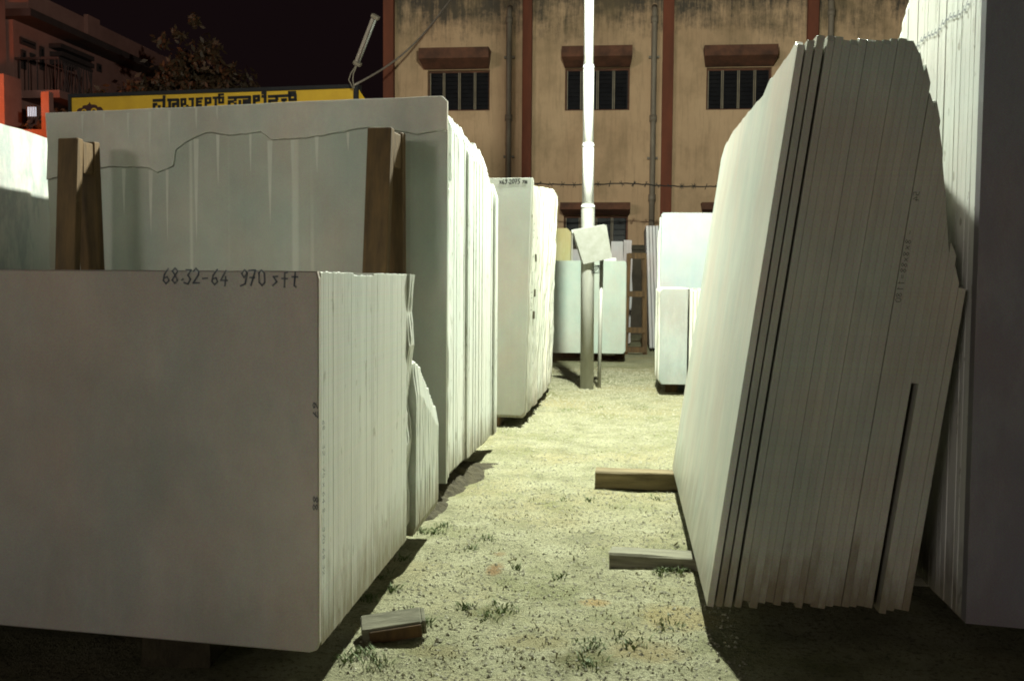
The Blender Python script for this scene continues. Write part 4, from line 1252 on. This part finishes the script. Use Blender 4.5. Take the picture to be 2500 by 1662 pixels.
# sodium street lamp by that house (stands just outside the left of the picture)
def street_lamp():
    b = Vector((-13.9, 17.2, 0))
    root = empty('street_lamp', b, 'sodium street lamp beside the house at the far left', 'street lamp')
    MB().tube([b, b + Vector((0, 0, 3.9)), b + Vector((.4, .1, 4.3)), b + Vector((1.7, .2, 4.5))], [.09, .06, .05, .04], 12).build('post', M['galvd'], root, True)
    h = b + Vector((2.0, .25, 4.5))
    MB().box(h, (.6, .25, .12), None, .03).build('lamp_head', M['galvd'], root)
    MB().box(h + Vector((0, 0, -.08)), (.4, .16, .03), None, .006).build('lamp_glass', M['sodium'], root)
    ld = bpy.data.lights.new('sodium_light', 'POINT'); ld.energy = 150; ld.color = (1.0, 0.22, 0.03); ld.shadow_soft_size = .12
    lo = bpy.data.objects.new('sodium_light', ld); COL.objects.link(lo); lo.parent = root; lo.location = h + Vector((0, 0, -.3)) - b
street_lamp()

# ------------------------------------------------------------------ trees behind the sign
def tree(label, x, y, h, clumps, seed, nleaf):
    rng = random.Random(seed)
    root = empty('leafy_tree', (x, y, 0), label, 'tree', 'trees behind the sign')
    mb = MB()
    top = Vector((x, y, h * .55))
    mb.tube([(x, y, -.1), (x + .1, y, h * .25), top], [.22, .17, .12], 10)
    for c in clumps:
        cp = Vector((x + c[0], y + c[1], c[2]))
        mid = top.lerp(cp, .5) + Vector((rng.uniform(-.2, .2), 0, rng.uniform(-.1, .3)))
        mb.tube([top - Vector((0, 0, .3)), mid, cp], [.10, .06, .02], 7)
    mb.build('trunk', M['bark'], root, True)
    v = []; f = []
    tw = sum(c[3] ** 2 for c in clumps)
    for c in clumps:
        cp = Vector((x + c[0], y + c[1], c[2])); R = c[3]
        subs = []
        for k in range(int(14 * R + 5)):
            d = Vector((rng.gauss(0, 1), rng.gauss(0, 1), rng.gauss(0, .8))).normalized() * R * rng.uniform(.3, 1.05)
            subs.append((cp + d, R * rng.uniform(.16, .34)))
        for k in range(int(nleaf * R * R / tw)):
            sp, sr = rng.choice(subs)
            p = sp + Vector((rng.gauss(0, .55), rng.gauss(0, .55), rng.gauss(0, .5))) * sr
            s = rng.uniform(.05, .10)
            a = Vector((rng.uniform(-1, 1), rng.uniform(-1, 1), rng.uniform(-1.2, .3))).normalized()
            b = a.cross(Vector((rng.uniform(-1, 1), rng.uniform(-1, 1), rng.uniform(-1, 1)))).normalized()
            k0 = len(v)
            v += [tuple(q - root.location) for q in (p - a * s, p + b * s * .45, p + a * s, p - b * s * .45)]
            f.append((k0, k0 + 1, k0 + 2, k0 + 3))
    me = bpy.data.meshes.new('crown'); me.from_pydata(v, [], f); me.update()
    link('crown', me, M['leaf'], root)
pt_ = atY(430, 200, 21)
tree('broad dark leafy tree behind the middle of the yellow sign', pt_.x, 21, 6.2,
     [(-.6, 0, 4.6, 1.0), (.4, .2, 5.0, 1.0), (1.2, 0, 4.4, .9), (-1.5, .1, 4.2, .9), (.1, .1, 5.6, .7), (1.7, 0, 3.9, .7), (-.2, 0, 3.9, 1.0), (2.3, .1, 3.7, .6), (-2.3, .2, 4.0, .8)], 5, 11000)
pt_ = atY(215, 200, 19.5)
tree('orange-lit bushy tree in front of the far left house', pt_.x, 19.5, 4.6,
     [(-.7, 0, 3.6, .75), (.2, .1, 3.9, .75), (.8, 0, 3.4, .7), (-.1, 0, 3.2, .7), (-.9, 0, 3.0, .6)], 8, 6500)

# ------------------------------------------------------------------ loose things on the ground
def pebbles():
    rng = random.Random(77); v = []; f = []
    oc = [(1, 0, 0), (0, 1, 0), (-1, 0, 0), (0, -1, 0), (0, 0, 1), (0, 0, -.6)]
    of = [(0, 1, 4), (1, 2, 4), (2, 3, 4), (3, 0, 4), (1, 0, 5), (2, 1, 5), (3, 2, 5), (0, 3, 5)]
    for k in range(24000):
        y = 1.55 + 9.0 * rng.random() ** 1.5
        x = rng.uniform(-1.0 , .75) if y < 6 else rng.uniform(-.8, .6)
        if (x > .30 and y < 5) or (x < -.64 and y < 5.4): continue
        s = rng.choice([.0015, .002, .0025, .003, .0035, .004, .005]) * (1 + y * .06)
        if rng.random() < .003: s *= 1.8
        z = gz(x, y) if x > -1.5 else 0
        ra = rng.uniform(0, 6.28); ca, sa = math.cos(ra), math.sin(ra); k0 = len(v)
        for p in oc:
            q = (p[0] * s * rng.uniform(.7, 1.5), p[1] * s * rng.uniform(.7, 1.3), p[2] * s * rng.uniform(.5, 1.0))
            v.append((x + q[0] * ca - q[1] * sa, y + q[0] * sa + q[1] * ca, z + s * .25 + q[2]))
        f += [tuple(i + k0 for i in t) for t in of]
    me = bpy.data.meshes.new('gravel'); me.from_pydata(v, [], f); me.update()
    tag(link('gravel', me, M['stone']), 'pale marble chippings strewn along the aisle', 'gravel', kind='stuff')
pebbles()
def grass(nm, mat, label, tufts, seed, hh):
    rng = random.Random(seed); v = []; f = []
    for (x, y, n, r) in tufts:
        for k in range(n):
            a = rng.uniform(0, 6.28); d = rng.random() ** .7 * r
            px, py = x + d * math.cos(a), y + d * math.sin(a); pz = gz(px, py) - .003
            h = hh * rng.uniform(.5, 1.4); w = rng.uniform(.0012, .0026)
            h *= .8; lx, ly = rng.uniform(-1, 1) * h * 1.3, rng.uniform(-1, 1) * h * 1.3
            ca, sa = math.cos(a) * w, math.sin(a) * w; k0 = len(v)
            v += [(px - sa, py + ca, pz), (px + sa, py - ca, pz), (px + lx * .4 + sa * .8, py + ly * .4 - ca * .8, pz + h * .65), (px + lx * .4 - sa * .8, py + ly * .4 + ca * .8, pz + h * .65), (px + lx, py + ly, pz + h * .9)]
            f += [(k0, k0 + 1, k0 + 2, k0 + 3), (k0 + 3, k0 + 2, k0 + 4)]
    me = bpy.data.meshes.new(nm); me.from_pydata(v, [], f); me.update()
    tag(link(nm, me, mat), label, 'grass', kind='stuff')
rg = random.Random(4)
def G(x, y): p = atZ(x, y, 0); return (p.x, p.y)
tg = []
for (x, y, n, r) in ((975, 1440, 60, .03), (945, 1410, 40, .03), (905, 1365, 40, .03), (850, 1385, 60, .03), (800, 1520, 70, .04), (840, 1505, 60, .04), (870, 1535, 50, .04), (1000, 1225, 60, .05),
                     (1020, 1210, 40, .04), (970, 1225, 40, .04), (1070, 1400, 50, .03), (1130, 1420, 40, .05), (1160, 1400, 60, .05), (1360, 1490, 60, .05), (1350, 1530, 70, .06), (1290, 1330, 30, .04),
                     (1540, 1318, 40, .03), (1570, 1322, 40, .03), (1520, 1325, 30, .03), (1120, 1245, 30, .04), (1190, 1310, 20, .02), (1355, 1155, 30, .06), (1300, 1155, 20, .05), (1380, 940, 40, .10), (1480, 942, 40, .10), (1310, 945, 40, .09),
                     (1510, 1145, 20, .05), (880, 1330, 30, .04), (930, 1290, 30, .04), (1085, 1265, 20, .03), (1450, 1480, 50, .06), (1530, 1440, 40, .05)):
    g = G(x, y); tg.append((g[0], g[1], n, r))
grass('grass', M['grass'], 'short green grass tufts sprouting along the stacks and aisle', tg, 3, .022)
ts = [(*G(rg.uniform(1050, 1600), rg.uniform(1150, 1560)), 7, .05) for k in range(130)] + [(*G(rg.uniform(1150, 1540), rg.uniform(930, 1150)), 6, .08) for k in range(40)] + [(*G(rg.uniform(800, 1100), rg.uniform(1440, 1560)), 10, .05) for k in range(14)]
grass('dry_grass', M['straw'], 'thin dry straw and grass bits scattered over the aisle', ts, 6, .014)
def leaves():
    rng = random.Random(5)
    for k, (x, y, lab) in enumerate(((1558, 1262, 'yellow dry leaf standing before the near sleeper'), (1548, 1275, 'small yellow dry leaf lying before the near sleeper'), (1180, 1296, 'small brown dry leaf lying in the middle of aisle'))):
        p = atZ(x, y, 0); s = .014
        v = []; f = []
        for i in range(6):
            t = i / 5; w = .4 * s * math.sin(math.pi * min(1, t * 1.02 + .03)); v += [(-w, (t - .5) * 2 * s, .004 + .006 * t * t), (0, (t - .5) * 2 * s, .002 + .006 * t * t), (w, (t - .5) * 2 * s, .005 + .006 * t * t)]
        for i in range(5):
            b = i * 3; f += [(b, b + 1, b + 4, b + 3), (b + 1, b + 2, b + 5, b + 4)]
        me = bpy.data.meshes.new('dry_leaf'); me.from_pydata(v, [], f); me.update()
        o = link('dry_leaf', me, M['straw']); o.location = (p.x, p.y, gz(p.x, p.y) + .003); o.rotation_euler = (.5 if k == 0 else .1, 0, rng.uniform(0, 6))
        tag(o, lab, 'leaf')
leaves()
